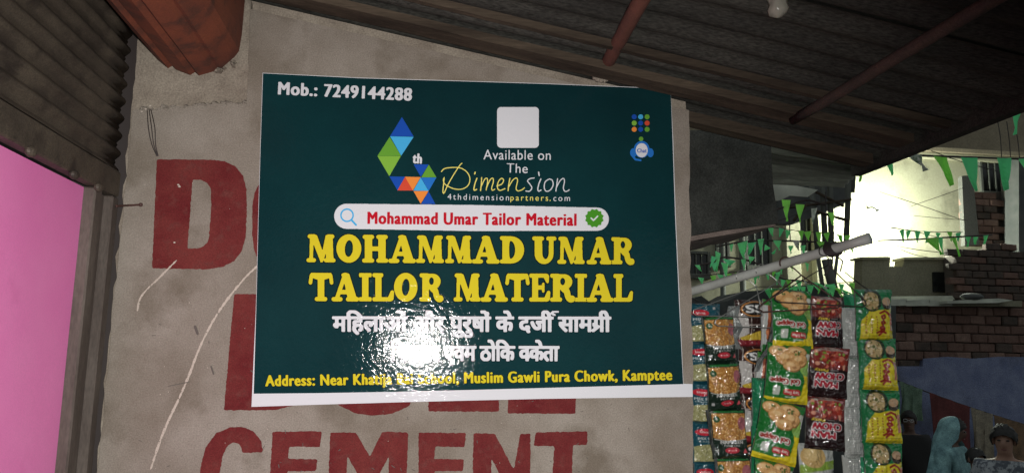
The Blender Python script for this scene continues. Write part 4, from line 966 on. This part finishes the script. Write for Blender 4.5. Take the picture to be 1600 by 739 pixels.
# ---- brick infill pillar high at the right, in front of the building
bp = thing('brick_pillar', 'rough brick panel in a grey concrete frame high on the right', 'brick panel', at(1545, 380, 11.6))
slab3([(1503, 275), (1520, 274), (1531, 383), (1508, 384)], 11.6, .10, 'frame_post', 'frame_grey', bp)
slab3([(1570, 262), (1585, 255), (1592, 330), (1592, 395), (1574, 380)], 11.6, .10, 'frame_post', 'frame_grey', bp)
slab3([(1519, 300), (1573, 300), (1573, 384), (1520, 384)], 11.72, .1, 'joint_bed', 'joint', bp)
BM_ = {}
def brickmesh(w_, h_, d_, k):
    key = (round(w_, 3), round(h_, 3), k)
    if key not in BM_:
        r_ = random.Random(hash(key) & 255); c = .012 if h_ > .08 else .008; b = MB(); j = lambda: r_.uniform(-.006, .006)
        vs = []
        for (y, e) in ((0, c), (c, 0), (d_, 0)):
            vs += [(-w_ / 2 + e + j(), y, -h_ / 2 + e + j()), (w_ / 2 - e + j(), y, -h_ / 2 + e + j()), (w_ / 2 - e + j(), y, h_ / 2 - e + j()), (-w_ / 2 + e + j(), y, h_ / 2 - e + j())]
        b.add(vs, [(0, 1, 2, 3)] + [(r * 4 + i, r * 4 + 4 + i, r * 4 + 4 + (i + 1) % 4, r * 4 + (i + 1) % 4) for r in range(2) for i in range(4)])
        me = bpy.data.meshes.new('brick'); me.from_pydata(b.v, [], b.f); me.materials.append(MATS[('brick', 'brick_pale', 'brick_dark')[k % 3]]); BM_[key] = me
    return BM_[key]
def bricks(px0, py0, px1, py1, Y, bw, bh, parent, pal=(0, 1, 2), keep=None, gap=.012, d=.09):
    a = at(px0, py1, Y); c = at(px1, py0, Y); nr = int((c.z - a.z) / bh); nc = int((c.x - a.x) / bw) + 1; n = 0
    for r in range(nr + 1):
        for q in range(nc + 1):
            x = a.x + (q + .5 * (r % 2)) * bw; z_ = a.z + (r + .5) * bh
            if x + bw / 2 > c.x + bw * .3 or z_ > c.z: continue
            if keep and not keep(x, z_): continue
            k = random.choice(pal) ; me = brickmesh(bw - gap, bh - gap, d, k + 3 * random.randrange(2)); o = bpy.data.objects.new('brick', me); COL.objects.link(o); o.parent = parent
            o.location = Vector((x, Y + random.uniform(-.012, .012), z_)) - parent.location; o.rotation_euler = (0, random.uniform(-.02, .02), random.uniform(-.03, .03)); n += 1
    return n
bricks(1519, 300, 1572, 384, 11.62, .26, .115, bp, (0, 1, 2, 1))
# ---- broken brick wall at the right, below the pillar
def w2p(x, z_, Y):                        # world -> photo pixel, for outline tests
    v = R3.transposed() @ (Vector((x, Y, z_)) - CAMP); return CXP + FPX * v.x / v.z, CYP + FPX * v.y / v.z
def inpoly(px, py, P_):
    c = False
    for (x0, y0), (x1, y1) in zip(P_, P_[1:] + P_[:1]):
        if (y0 > py) != (y1 > py) and px < (x1 - x0) * (py - y0) / (y1 - y0) + x0: c = not c
    return c
br = thing('broken_brick_wall', 'dark broken brick wall with a ragged top under the brick panel', 'brick wall', at(1545, 460, 10.3))
PB = [(1486, 396), (1500, 385), (1525, 388), (1570, 376), (1583, 392), (1604, 396), (1640, 396), (1640, 480), (1490, 480)]
slab3([(x + 2, y + 4) for x, y in PB], 10.38, .2, 'joint_bed', 'joint', br)
bricks(1486, 372, 1640, 478, 10.28, .25, .105, br, (2, 2, 0, 2), keep=lambda x, z_: inpoly(*w2p(x, z_, 10.3), PB))
tag(slab3([(1592, 246), (1700, 240), (1700, 402), (1592, 398)], 11.2, .3, 'dark_shutter_wall', 'dark_tarp'), 'very dark wall or shutter at the right edge beside the brick panel', 'wall')
# ---- olive parapet with a small window
pr = thing('olive_parapet', 'dim olive plastered parapet with a notched top and one small dark window', 'parapet', at(1420, 460, 10.6))
slab3([(1348, 404), (1391, 404), (1390, 416), (1411, 417), (1413, 405), (1489, 405), (1488, 466), (1382, 464), (1380, 456), (1346, 452)], 10.6, .22, 'parapet_wall', 'olive_plaster', pr)
slab3([(1458, 425), (1487, 425), (1488, 457), (1459, 456)], 10.57, .028, 'window', 'dark_glass', pr)
slab3([(1346, 401), (1391, 401), (1391, 404.5), (1346, 404.5)], 10.55, .3, 'coping', 'facade', pr); slab3([(1413, 402), (1490, 402), (1490, 405.5), (1413, 405.5)], 10.55, .3, 'coping', 'facade', pr)
# ---- near brick wall, painted blue below
bw_ = thing('boundary_wall', 'brick boundary wall with blue painted plaster on its lower half', 'wall', at(1500, 739, 9.5))
xa, xb = at(1330, 600, 9.5).x, at(1750, 600, 9.5).x; zc = at(1500, 562, 9.5).z; zt_ = at(1500, 480, 9.5).z
b = MB(); b.box((xa, 9.56, 0), (xb, 9.72, zt_)); b.build('joint_bed', 'joint', bw_)
PBl = [(1392, 480), (1640, 482), (1640, 562), (1560, 560), (1556, 541), (1488, 545), (1482, 560), (1443, 562), (1441, 575), (1380, 575)]
bricks(1340, 480, 1640, 576, 9.5, .235, .122, bw_, (2, 0, 0, 1), keep=lambda x, z_: inpoly(*w2p(x, z_, 9.5), [(1300, 478), (1640, 478), (1640, 562), (1482, 562), (1441, 570), (1300, 576)]))
b = MB(); Q = [(1640, 558), (1561, 557), (1520, 560), (1482, 557), (1443, 560), (1442, 572), (1330, 572), (1330, 900), (1640, 900)]
b.ext([at(x, y, 9.485) for x, y in Q], (0, .07, 0)); b.build('blue_plaster', 'blue_wall', bw_)
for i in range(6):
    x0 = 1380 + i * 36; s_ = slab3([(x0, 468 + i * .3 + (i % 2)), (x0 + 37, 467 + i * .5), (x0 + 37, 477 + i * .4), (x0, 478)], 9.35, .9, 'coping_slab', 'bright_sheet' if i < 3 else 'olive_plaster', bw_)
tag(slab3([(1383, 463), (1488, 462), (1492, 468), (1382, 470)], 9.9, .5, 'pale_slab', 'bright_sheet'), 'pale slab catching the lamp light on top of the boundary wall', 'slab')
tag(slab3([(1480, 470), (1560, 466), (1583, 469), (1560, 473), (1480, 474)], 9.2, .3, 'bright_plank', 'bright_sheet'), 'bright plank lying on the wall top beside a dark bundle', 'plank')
b = MB(); p = at(1518, 464, 9.25); b.ball(p, (.16, .1, .05), 12, 8, .08); tag(b.build('dark_bundle', 'dark_tarp', None, True), 'small dark bundle lying on top of the brick boundary wall', 'bundle')
# ---- dark sheds under the flags, behind the packets
def shed(P_, Y, lab, m='dark_tarp'):
    b = MB(); b.ext([at(x, y, Y) for x, y in P_], (0, .8, 0)); tag(b.build('market_awning', m), lab, 'awning')
shed([(1070, 470), (1096, 462), (1118, 478), (1150, 520), (1150, 760), (1070, 760)], 8.6, 'dark awning behind the left end of the pale pipe')
shed([(1138, 470), (1165, 455), (1196, 453), (1216, 470), (1222, 520), (1222, 760), (1130, 760), (1125, 520)], 8.2, 'dark humped awning above the orange shred packets')
shed([(1226, 470), (1240, 449), (1275, 442), (1300, 455), (1330, 470), (1400, 478), (1400, 760), (1226, 760)], 7.8, 'dark awning behind the dark front hanger')
for i, (x0, y0, x1, y1, r_) in enumerate(((1291, 405, 1306, 470, .05), (1278, 400, 1287, 460, .022), (1309, 395, 1301, 455, .018))):
    b = MB(); b.tube([at(x0, y0, 7.6), at(x1, y1, 7.6)], r_, 8); tag(b.build('leaning_pole', 'frame_dark', None, True), ('thick dark pole leaning under the knotted end of the rail', 'thin dark pole just left of the thick leaning pole', 'thin dark pole crossing right of the thick leaning pole')[i], 'pole')

# ---- clothes line with hanging cloths
L0, L1 = at(1396, 592, 8.9), at(1640, 674, 8.9)
b = MB(); b.tube([L0.lerp(L1, t / 10) + Vector((0, 0, -.03 * math.sin(t / 10 * math.pi))) for t in range(11)], .008, 6); tag(b.build('clothes_line', 'wire', None, True), 'dark clothes line slanting down in front of the blue wall', 'line')
def cloth(px0, px1, bot, m, lab, Y=8.9):
    b = MB(); vs = []; nu, nv = 16, 14
    for j in range(nv + 1):
        for i in range(nu + 1):
            px = px0 + (px1 - px0) * i / nu; lt = (px - 1396) / 244; top = L0.lerp(L1, lt); zb_ = at(px, bot, Y).z; t = j / nv
            vs.append((top.x + .02 * math.sin(t * 3 + i), Y - .02 + .035 * t * math.sin(i * 1.3) , top.z - .03 * math.sin(lt * math.pi) + (zb_ - top.z) * t))
    n = (nu + 1) * (nv + 1); F1 = [(j * (nu + 1) + i, (j + 1) * (nu + 1) + i, (j + 1) * (nu + 1) + i + 1, j * (nu + 1) + i + 1) for j in range(nv) for i in range(nu)]
    b.add(vs + [(x, y + .006, z_) for x, y, z_ in vs], F1 + [tuple(q + n for q in f[::-1]) for f in F1]); tag(b.build('hanging_cloth', m, None, True), lab, 'cloth')
cloth(1404, 1440, 655, 'cloth_green', 'grey green cloth hanging on the line behind the man in black')
cloth(1450, 1513, 735, 'cloth_maroon', 'maroon cloth hanging on the line behind the woman with the teal scarf')
cloth(1514, 1549, 735, 'cloth_beige', 'speckled beige cloth hanging between the maroon and tan cloths')
cloth(1550, 1625, 740, 'cloth_tan', 'tan brown cloth hanging behind the man with thick dark hair')

# ---- people
def skin_mesh(chain, name, m, parent, sub=2):
    """one continuous surface from joints: chain = (points, edges, radii), root = first point"""
    P_, E_, Rd = chain; me = bpy.data.meshes.new(name); me.from_pydata([tuple(p) for p in P_], E_, []); o = bpy.data.objects.new(name, me); COL.objects.link(o)
    md = o.modifiers.new('s', 'SKIN'); o.modifiers.new('d', 'SUBSURF').levels = sub; sv = me.skin_vertices[0].data
    for i, r_ in enumerate(Rd): sv[i].radius = (r_, r_) if not isinstance(r_, tuple) else r_
    sv[0].use_root = True; m2 = bpy.data.meshes.new_from_object(o.evaluated_get(DG())); bpy.data.objects.remove(o)
    return link(name, m2, m, parent, True)
def person(px, top, Y, yaw, label, shirt, hairm='hair', skin='skin', scarf=False, turn=0, lean=0, glasses=False, hairbig=1.0):
    T0 = at(px, top, Y); H = T0.z; k = H / 1.70; root = thing('person', label, 'person', (T0.x, Y, 0))
    pts = []; E_ = []; Rd = []
    def ad(p, r_, par=None): pts.append(p); Rd.append(r_); (E_.append((par, len(pts) - 1)) if par is not None else None); return len(pts) - 1
    pel = ad((0, 0, .94), .13); w1 = ad((0, 0, 1.12), .125, pel); ch = ad((0, -.01, 1.32), (.15), w1); nk = ad((0, 0, 1.44), .06, ch); n2 = ad((0, -.012, 1.50), .052, nk)
    hd = ad((0, -.02, 1.575), .078, n2); h2 = ad((0, -.012, 1.645), .072, hd)
    for s_ in (-1, 1):
        sh = ad((.165 * s_, 0, 1.39), .062, ch); el = ad((.22 * s_, .01, 1.11), .043, sh); wr_ = ad((.22 * s_, -.09, .87), .028, el); pm = ad((.22 * s_, -.115, .80), .030, wr_)
        for f in range(4): a1 = ad((.205 * s_ + .012 * f * s_, -.13 - .004 * f, .745 - .004 * abs(f - 1)), .009, pm); ad((.203 * s_ + .012 * f * s_, -.15, .70 - .006 * abs(f - 1)), .008, a1)
        th = ad((.185 * s_, -.135, .79), .010, pm); ad((.178 * s_, -.155, .755), .009, th)
        hp = ad((.09 * s_, 0, .88), .095, pel); kn = ad((.10 * s_, -.015, .49), .062, hp); an = ad((.10 * s_, .01, .09), .042, kn); ad((.11 * s_, -.13, .035), .036, an)
    body = skin_mesh((pts, E_, Rd), 'body', skin, root, 2)
    for v in body.data.vertices:          # face relief: brow, nose, chin, eye hollows
        x, y, z_ = v.co
        if z_ > 1.49 and y < -.02:
            if abs(x) < .016 and 1.55 < z_ < 1.60: v.co.y -= .020 * (1 - abs(x) / .016)
            if abs(abs(x) - .03) < .018 and 1.585 < z_ < 1.62: v.co.y += .007
            if z_ < 1.53: v.co.y -= .008
        if z_ > 1.50: v.co.x *= .92
    hc = Vector((0, -.015, 1.60))
    b = MB(); 
    for s_ in (-1, 1): b.ball((.072 * s_, .0, 1.585), (.012, .02, .032), 8, 6)
    b.build('ears', skin, root, True)
    b = MB(); [b.ball((.029 * s_, -.088, 1.600), (.012, .008, .007), 8, 6) for s_ in (-1, 1)]; b.build('eyes', 'eye', root, True)
    b = MB(); b.ball((0, -.092, 1.535), (.022, .008, .006), 8, 6); b.build('mouth', 'lips', root, True)
    b = MB(); vs = []; nu, nv = 20, 12                                  # hair: a cap over skull, lower at the back
    for j in range(nv + 1):
        for i in range(nu):
            ph = 2 * math.pi * i / nu; front = max(0, -math.sin(ph)); th = (j / nv) * (math.pi * (.56 + .12 * (1 - front)) - front * .55)
            R0 = (1 + .13 * mnoise.noise(Vector((i * .9, j * .8, px))) + .05 * math.sin(i * 2.7 + j)) * hairbig
            vs.append((hc.x + .083 * R0 * math.sin(th) * math.cos(ph), hc.y + .012 + .098 * R0 * math.sin(th) * math.sin(ph), hc.z + .005 + .096 * R0 * math.cos(th)))
    b.add(vs, [(j * nu + i, j * nu + (i + 1) % nu, (j + 1) * nu + (i + 1) % nu, (j + 1) * nu + i) for j in range(nv) for i in range(nu)]); b.build('hair', hairm, root, True)
    if glasses:
        b = MB(); 
        for s_ in (-1, 1): b.tube([(.032 * s_ + .02 * math.cos(a), -.102, 1.598 + .016 * math.sin(a)) for a in np.linspace(0, 6.28, 13)], .002, 5)
        b.tube([(-.012, -.104, 1.60), (.012, -.104, 1.60)], .002, 5); b.ball((.03, -.1, 1.6), (.008, .002, .005)); b.build('spectacles', 'rim_glint_white', root)  # the white ball on one lens is a painted glint
    # shirt over the torso and upper arms
    pts, E_, Rd = [], [], []
    a0 = ad((0, 0, .82), .165); a1 = ad((0, 0, 1.1), .15, a0); a2 = ad((0, -.01, 1.31), .175, a1); a3 = ad((0, .0, 1.425), .085, a2)
    for s_ in (-1, 1): sh = ad((.17 * s_, 0, 1.385), .082, a2); el = ad((.225 * s_, .01, 1.11), .064, sh); ad((.222 * s_, -.06, .93), .048, el)
    skin_mesh((pts, E_, Rd), 'shirt', shirt, root, 2)
    pts, E_, Rd = [], [], []
    a0 = ad((0, 0, .93), .15)
    for s_ in (-1, 1): hp = ad((.095 * s_, 0, .84), .115, a0); kn = ad((.10 * s_, -.012, .49), .082, hp); ad((.10 * s_, .01, .10), .062, kn)
    skin_mesh((pts, E_, Rd), 'trousers', 'trousers', root, 2)
    if scarf:
        b = MB(); vs = []; nu, nv = 30, 26
        for j in range(nv + 1):
            t = j / nv
            for i in range(nu + 1):
                ph = math.pi * (-.17 + 1.34 * i / nu)      # wraps the back, leaves the face open
                if t < .35: th = t / .35 * 1.7; rx, ry, cz = .105 * math.sin(th), .125 * math.sin(th), 1.585 + .125 * math.cos(th)
                else: q = (t - .35) / .65; rx = .104 + .20 * min(1, q * 1.6) ** 1.2; ry = .124 + .07 * q; cz = 1.568 - .62 * q
                f = 1 + .075 * math.sin(i * 1.5 + t * 4) * t * 1.6 + .10 * mnoise.noise(Vector((i * .35, t * 5, 3)))
                vs.append((rx * f * math.cos(ph), .01 + ry * f * math.sin(ph), cz))
        n = (nu + 1) * (nv + 1); F1 = [(j * (nu + 1) + i, (j + 1) * (nu + 1) + i, (j + 1) * (nu + 1) + i + 1, j * (nu + 1) + i + 1) for j in range(nv) for i in range(nu)]
        b.add(vs + [(x * .97, y * .97, z_ - .003) for x, y, z_ in vs], F1 + [tuple(q + n for q in f[::-1]) for f in F1]); b.build('head_scarf', 'teal_cloth', root, True)
    Rm = Matrix.Rotation(yaw, 4, 'Z')
    for c in root.children:
        c.matrix_parent_inverse = Matrix()
        for v in c.data.vertices:
            co = v.co.copy()
            if co.z > 1.46:               # head turned and bowed on the neck
                f = min(1, (co.z - 1.46) / .06); o_ = co - Vector((0, 0, 1.46)); o_ = Matrix.Rotation(turn * f, 3, 'Z') @ Matrix.Rotation(lean * f, 3, 'X') @ o_; co = o_ + Vector((0, 0, 1.46))
            v.co = (Rm @ co) * k
    return root
person(1419, 641, 8.4, R_(-10), 'man in black shirt standing close beside the yellow packets', 'black_cloth', skin='skin_dark', glasses=True, turn=R_(-25))
person(1483, 651, 7.0, R_(32), 'woman with a pale teal head scarf looking down to the right', 'teal_cloth', skin='skin_dark', scarf=True, turn=R_(15), lean=R_(14))
person(1567, 664, 5.9, R_(-30), 'man with thick dark hair in a pale grey patterned shirt', 'shirt_grey', skin='skin', hairbig=1.1, turn=R_(-12), lean=R_(4))
person(1523, 699, 6.6, R_(5), 'short person in dark clothes between the woman and the thick haired man', 'black_cloth', skin='skin_dark')

# ---- green bunting
def bunting(cord, flags, Y, label, rad=.004):
    t = thing('bunting', label, 'bunting', at(*cord[0], Y), 'strings of green pennant bunting'); b = MB(); b.tube(spl([at(x, y, Y) for x, y in cord], 5), rad, 5); b.build('cord', 'wire', t, True)
    for (ax, ay, bx, by, tx, ty, *mm) in flags:
        A_, B_, T_ = at(ax, ay, Y - .006), at(bx, by, Y - .006), at(tx, ty, Y - .006); m = ['flag_green', 'flag_lime', 'flag_white', 'flag_deep'][mm[0] if mm else random.choice((0, 0, 1, 3))]
        b = MB(); vs = []; n = 6; cu = random.uniform(.03, .12) * (B_ - A_).length * 2; ph = random.uniform(0, 6)
        for j in range(n + 1):
            f = j / n; l = A_.lerp(T_, f); r2 = B_.lerp(T_, f * .985)
            for i in range(4): p = l.lerp(r2, i / 3); p.y += cu * math.sin(i * 1.5 + f * 3 + ph) * (.3 + f); vs.append(p)
        F1 = [(j * 4 + i, (j + 1) * 4 + i, (j + 1) * 4 + i + 1, j * 4 + i + 1) for j in range(n) for i in range(3)]; N_ = len(vs)
        b.add(vs + [v + Vector((0, .003, 0)) for v in vs], F1 + [tuple(q + N_ for q in f[::-1]) for f in F1]); b.build('pennant', m, t, False)
bunting([(1335, 262), (1350, 256), (1386, 240), (1440, 243), (1520, 246), (1610, 249)], [(1341, 258, 1354, 255, 1344, 284, 1), (1378, 245, 1395, 241, 1395, 274, 0), (1415, 238, 1440, 243, 1447, 267, 2), (1458, 244, 1480, 246, 1488, 290, 1),
        (1502, 246, 1527, 247, 1526, 299, 3), (1558, 247, 1580, 247, 1573, 297, 3), (1592, 248, 1612, 249, 1604, 272, 0)], 2.5, 'upper string of large green pennants with one white below the ledge')
bunting([(1535, 168), (1570, 156), (1610, 150)], [(1540, 170, 1546, 169, 1544, 182, 0), (1583, 154, 1604, 152, 1586, 211, 3)], 2.3, 'string at the top right edge with one large green pennant')
bunting([(1372, 376), (1430, 374), (1480, 371), (1550, 367)], [(1446, 373, 1466, 371, 1472, 398, 1), (1466, 371, 1473, 371, 1474, 398, 0), (1487, 372, 1494, 371, 1500, 401, 1), (1509, 370, 1518, 370, 1512, 386, 0), (1521, 370, 1528, 370, 1524, 382, 0), (1537, 368, 1545, 367, 1538, 382, 0), (1326, 379, 1336, 378, 1333, 396, 1)],
        3.4, 'small pennants on the cord just below the lamp glare')
bunting([(1213, 327), (1232, 322), (1260, 313), (1290, 320)], [(1222, 312, 1235, 313, 1230, 346, 1), (1244, 319, 1257, 320, 1250, 348, 1), (1268, 326, 1277, 325, 1270, 350, 2), (1294, 332, 1303, 332, 1302, 352, 1)], 2.6, 'short cord of pennants under the pale fibre sheet')
bunting([(1120, 385), (1160, 378), (1200, 376), (1250, 377), (1300, 379), (1330, 378)], [(1153, 380, 1168, 376, 1163, 408, 0), (1168, 380, 1182, 378, 1170, 398, 3), (1184, 374, 1194, 373, 1189, 398, 0), (1208, 375, 1221, 376, 1218, 391, 0), (1239, 376, 1249, 376, 1248, 391, 2),
        (1251, 384, 1259, 383, 1256, 398, 0), (1276, 377, 1288, 378, 1286, 392, 1), (1297, 378, 1305, 377, 1299, 396, 3), (1196, 382, 1204, 388, 1194, 392, 0), (1232, 384, 1240, 384, 1236, 396, 0), (1140, 382, 1146, 381, 1143, 393, 0), (1205, 396, 1214, 388, 1209, 397, 3)], 3.0, 'long cord of pennants crossing above the pale pipe')
bunting([(1090, 414), (1112, 410), (1130, 402), (1165, 406), (1190, 414)], [(1118, 392, 1126, 396, 1120, 425, 0), (1112, 412, 1124, 408, 1117, 424, 3), (1127, 410, 1138, 412, 1135, 434, 0), (1130, 404, 1150, 408, 1140, 416, 3), (1086, 414, 1093, 414, 1096, 424, 0), (1158, 405, 1166, 405, 1163, 422, 0), (1170, 400, 1180, 402, 1172, 412, 0), (1112, 400, 1120, 402, 1110, 418, 3)],
        2.9, 'bunched green pennants tangled at the left below the concrete block')
bunting([(1205, 425), (1225, 436), (1260, 440), (1300, 452), (1345, 468)], [(1212, 426, 1220, 424, 1214, 445, 0), (1220, 436, 1228, 438, 1222, 450, 0), (1228, 437, 1236, 437, 1234, 452, 1), (1244, 438, 1253, 439, 1250, 458, 0), (1256, 438, 1261, 440, 1262, 452, 2), (1266, 438, 1278, 444, 1280, 456, 0), (1274, 440, 1290, 448, 1296, 460, 0),
        (1284, 446, 1293, 448, 1292, 456, 2), (1293, 444, 1306, 446, 1302, 466, 0), (1304, 448, 1314, 452, 1316, 464, 1), (1314, 450, 1324, 456, 1328, 468, 0), (1322, 454, 1334, 460, 1340, 470, 0), (1334, 458, 1344, 464, 1350, 471, 3), (1176, 430, 1184, 432, 1180, 444, 0), (1258, 410, 1264, 412, 1262, 424, 0), (1318, 382, 1324, 384, 1320, 396, 1)],
        3.3, 'lowest sagging string of crowded green pennants above the front hanger')

rf = random.Random(3)
for (x0, y0, x1, y1, Y, n_f, lab) in ((1086, 432, 1240, 408, 3.2, 11, 'tilted string of small pennants just above the left half of the pale pipe'), (1190, 352, 1330, 366, 3.4, 9, 'string of small pennants crossing the pale pilasters left of the lamp'),
                                     (1395, 356, 1500, 362, 3.8, 7, 'faint string of small pennants in the glare right of the lamp'), (1185, 448, 1330, 440, 3.6, 12, 'crowded low string of pennants behind the front hanger')):
    fs_ = []
    for k in range(n_f):
        x = x0 + (x1 - x0) * (k + .5 + rf.uniform(-.25, .25)) / n_f; y = y0 + (y1 - y0) * (x - x0) / (x1 - x0) + 2; w_ = rf.uniform(7, 11); fs_.append((x, y + rf.uniform(-1, 2), x + w_, y + rf.uniform(-1, 3), x + w_ * rf.uniform(.1, 1.0), y + rf.uniform(12, 20), rf.choice((0, 0, 1, 3, 1))))
    bunting([(x0 - 4, y0), ((x0 + x1) / 2, (y0 + y1) / 2 + 3), (x1 + 4, y1)], fs_, Y, lab, .002)
# ---- cables
CB = [([(1375, 300), (1430, 318), (1507, 345)], 10, 'dark cable slanting across the cream wall right of the lamp'), ([(1424, 322), (1465, 308), (1507, 293)], 10.4, 'cable rising towards the brick panel across the cream wall'),
      ([(1428, 337), (1470, 341), (1512, 344)], 10.8, 'short level cable on the lit cream wall right of the lamp'), ([(1455, 236), (1500, 252), (1560, 268)], 7, 'cable passing behind the large green pennants'),
      ([(1558, 185), (1563, 215), (1565, 247)], 5.5, 'left of three short wires crossing the ledge'), ([(1573, 190), (1577, 220), (1579, 246)], 5.5, 'middle of three short wires crossing the ledge'), ([(1587, 200), (1591, 225), (1593, 248)], 5.5, 'right of three short wires crossing the ledge'),
      ([(1320, 425), (1350, 448), (1376, 462)], 6, 'thin wire running down right from the knotted rail end'), ([(1074, 462), (1100, 475), (1125, 486)], 5, 'thin wire slanting below the left end of the pale pipe'),
      ([(1376, 352), (1430, 362), (1470, 372)], 9, 'thin cable just below the lamp glare'), ([(1400, 384), (1440, 391), (1485, 396)], 9, 'cable sagging above the olive parapet'), ([(1408, 390), (1430, 398), (1460, 404)], 9.2, 'lowest cable above the olive parapet'),
      ([(1216, 345), (1245, 335), (1275, 325)], 5.4, 'pale cord slanting under the short pennant string'), ([(1233, 340), (1234, 360), (1235, 378)], 6, 'short vertical wire beside the pale pilaster'), ([(1290, 300), (1291, 340), (1293, 380)], 6, 'vertical wire left of the lamp'), ([(1110, 440), (1180, 425), (1260, 395)], 6.6, 'thin cable crossing the facade above the pale pipe')]
for pts, Y, lab in CB:
    b = MB(); b.tube(spl([at(x, y, Y) for x, y in pts], 6), .0045 if Y > 5.9 else .0035, 5); tag(b.build('cable', 'wire'), lab, 'cable')
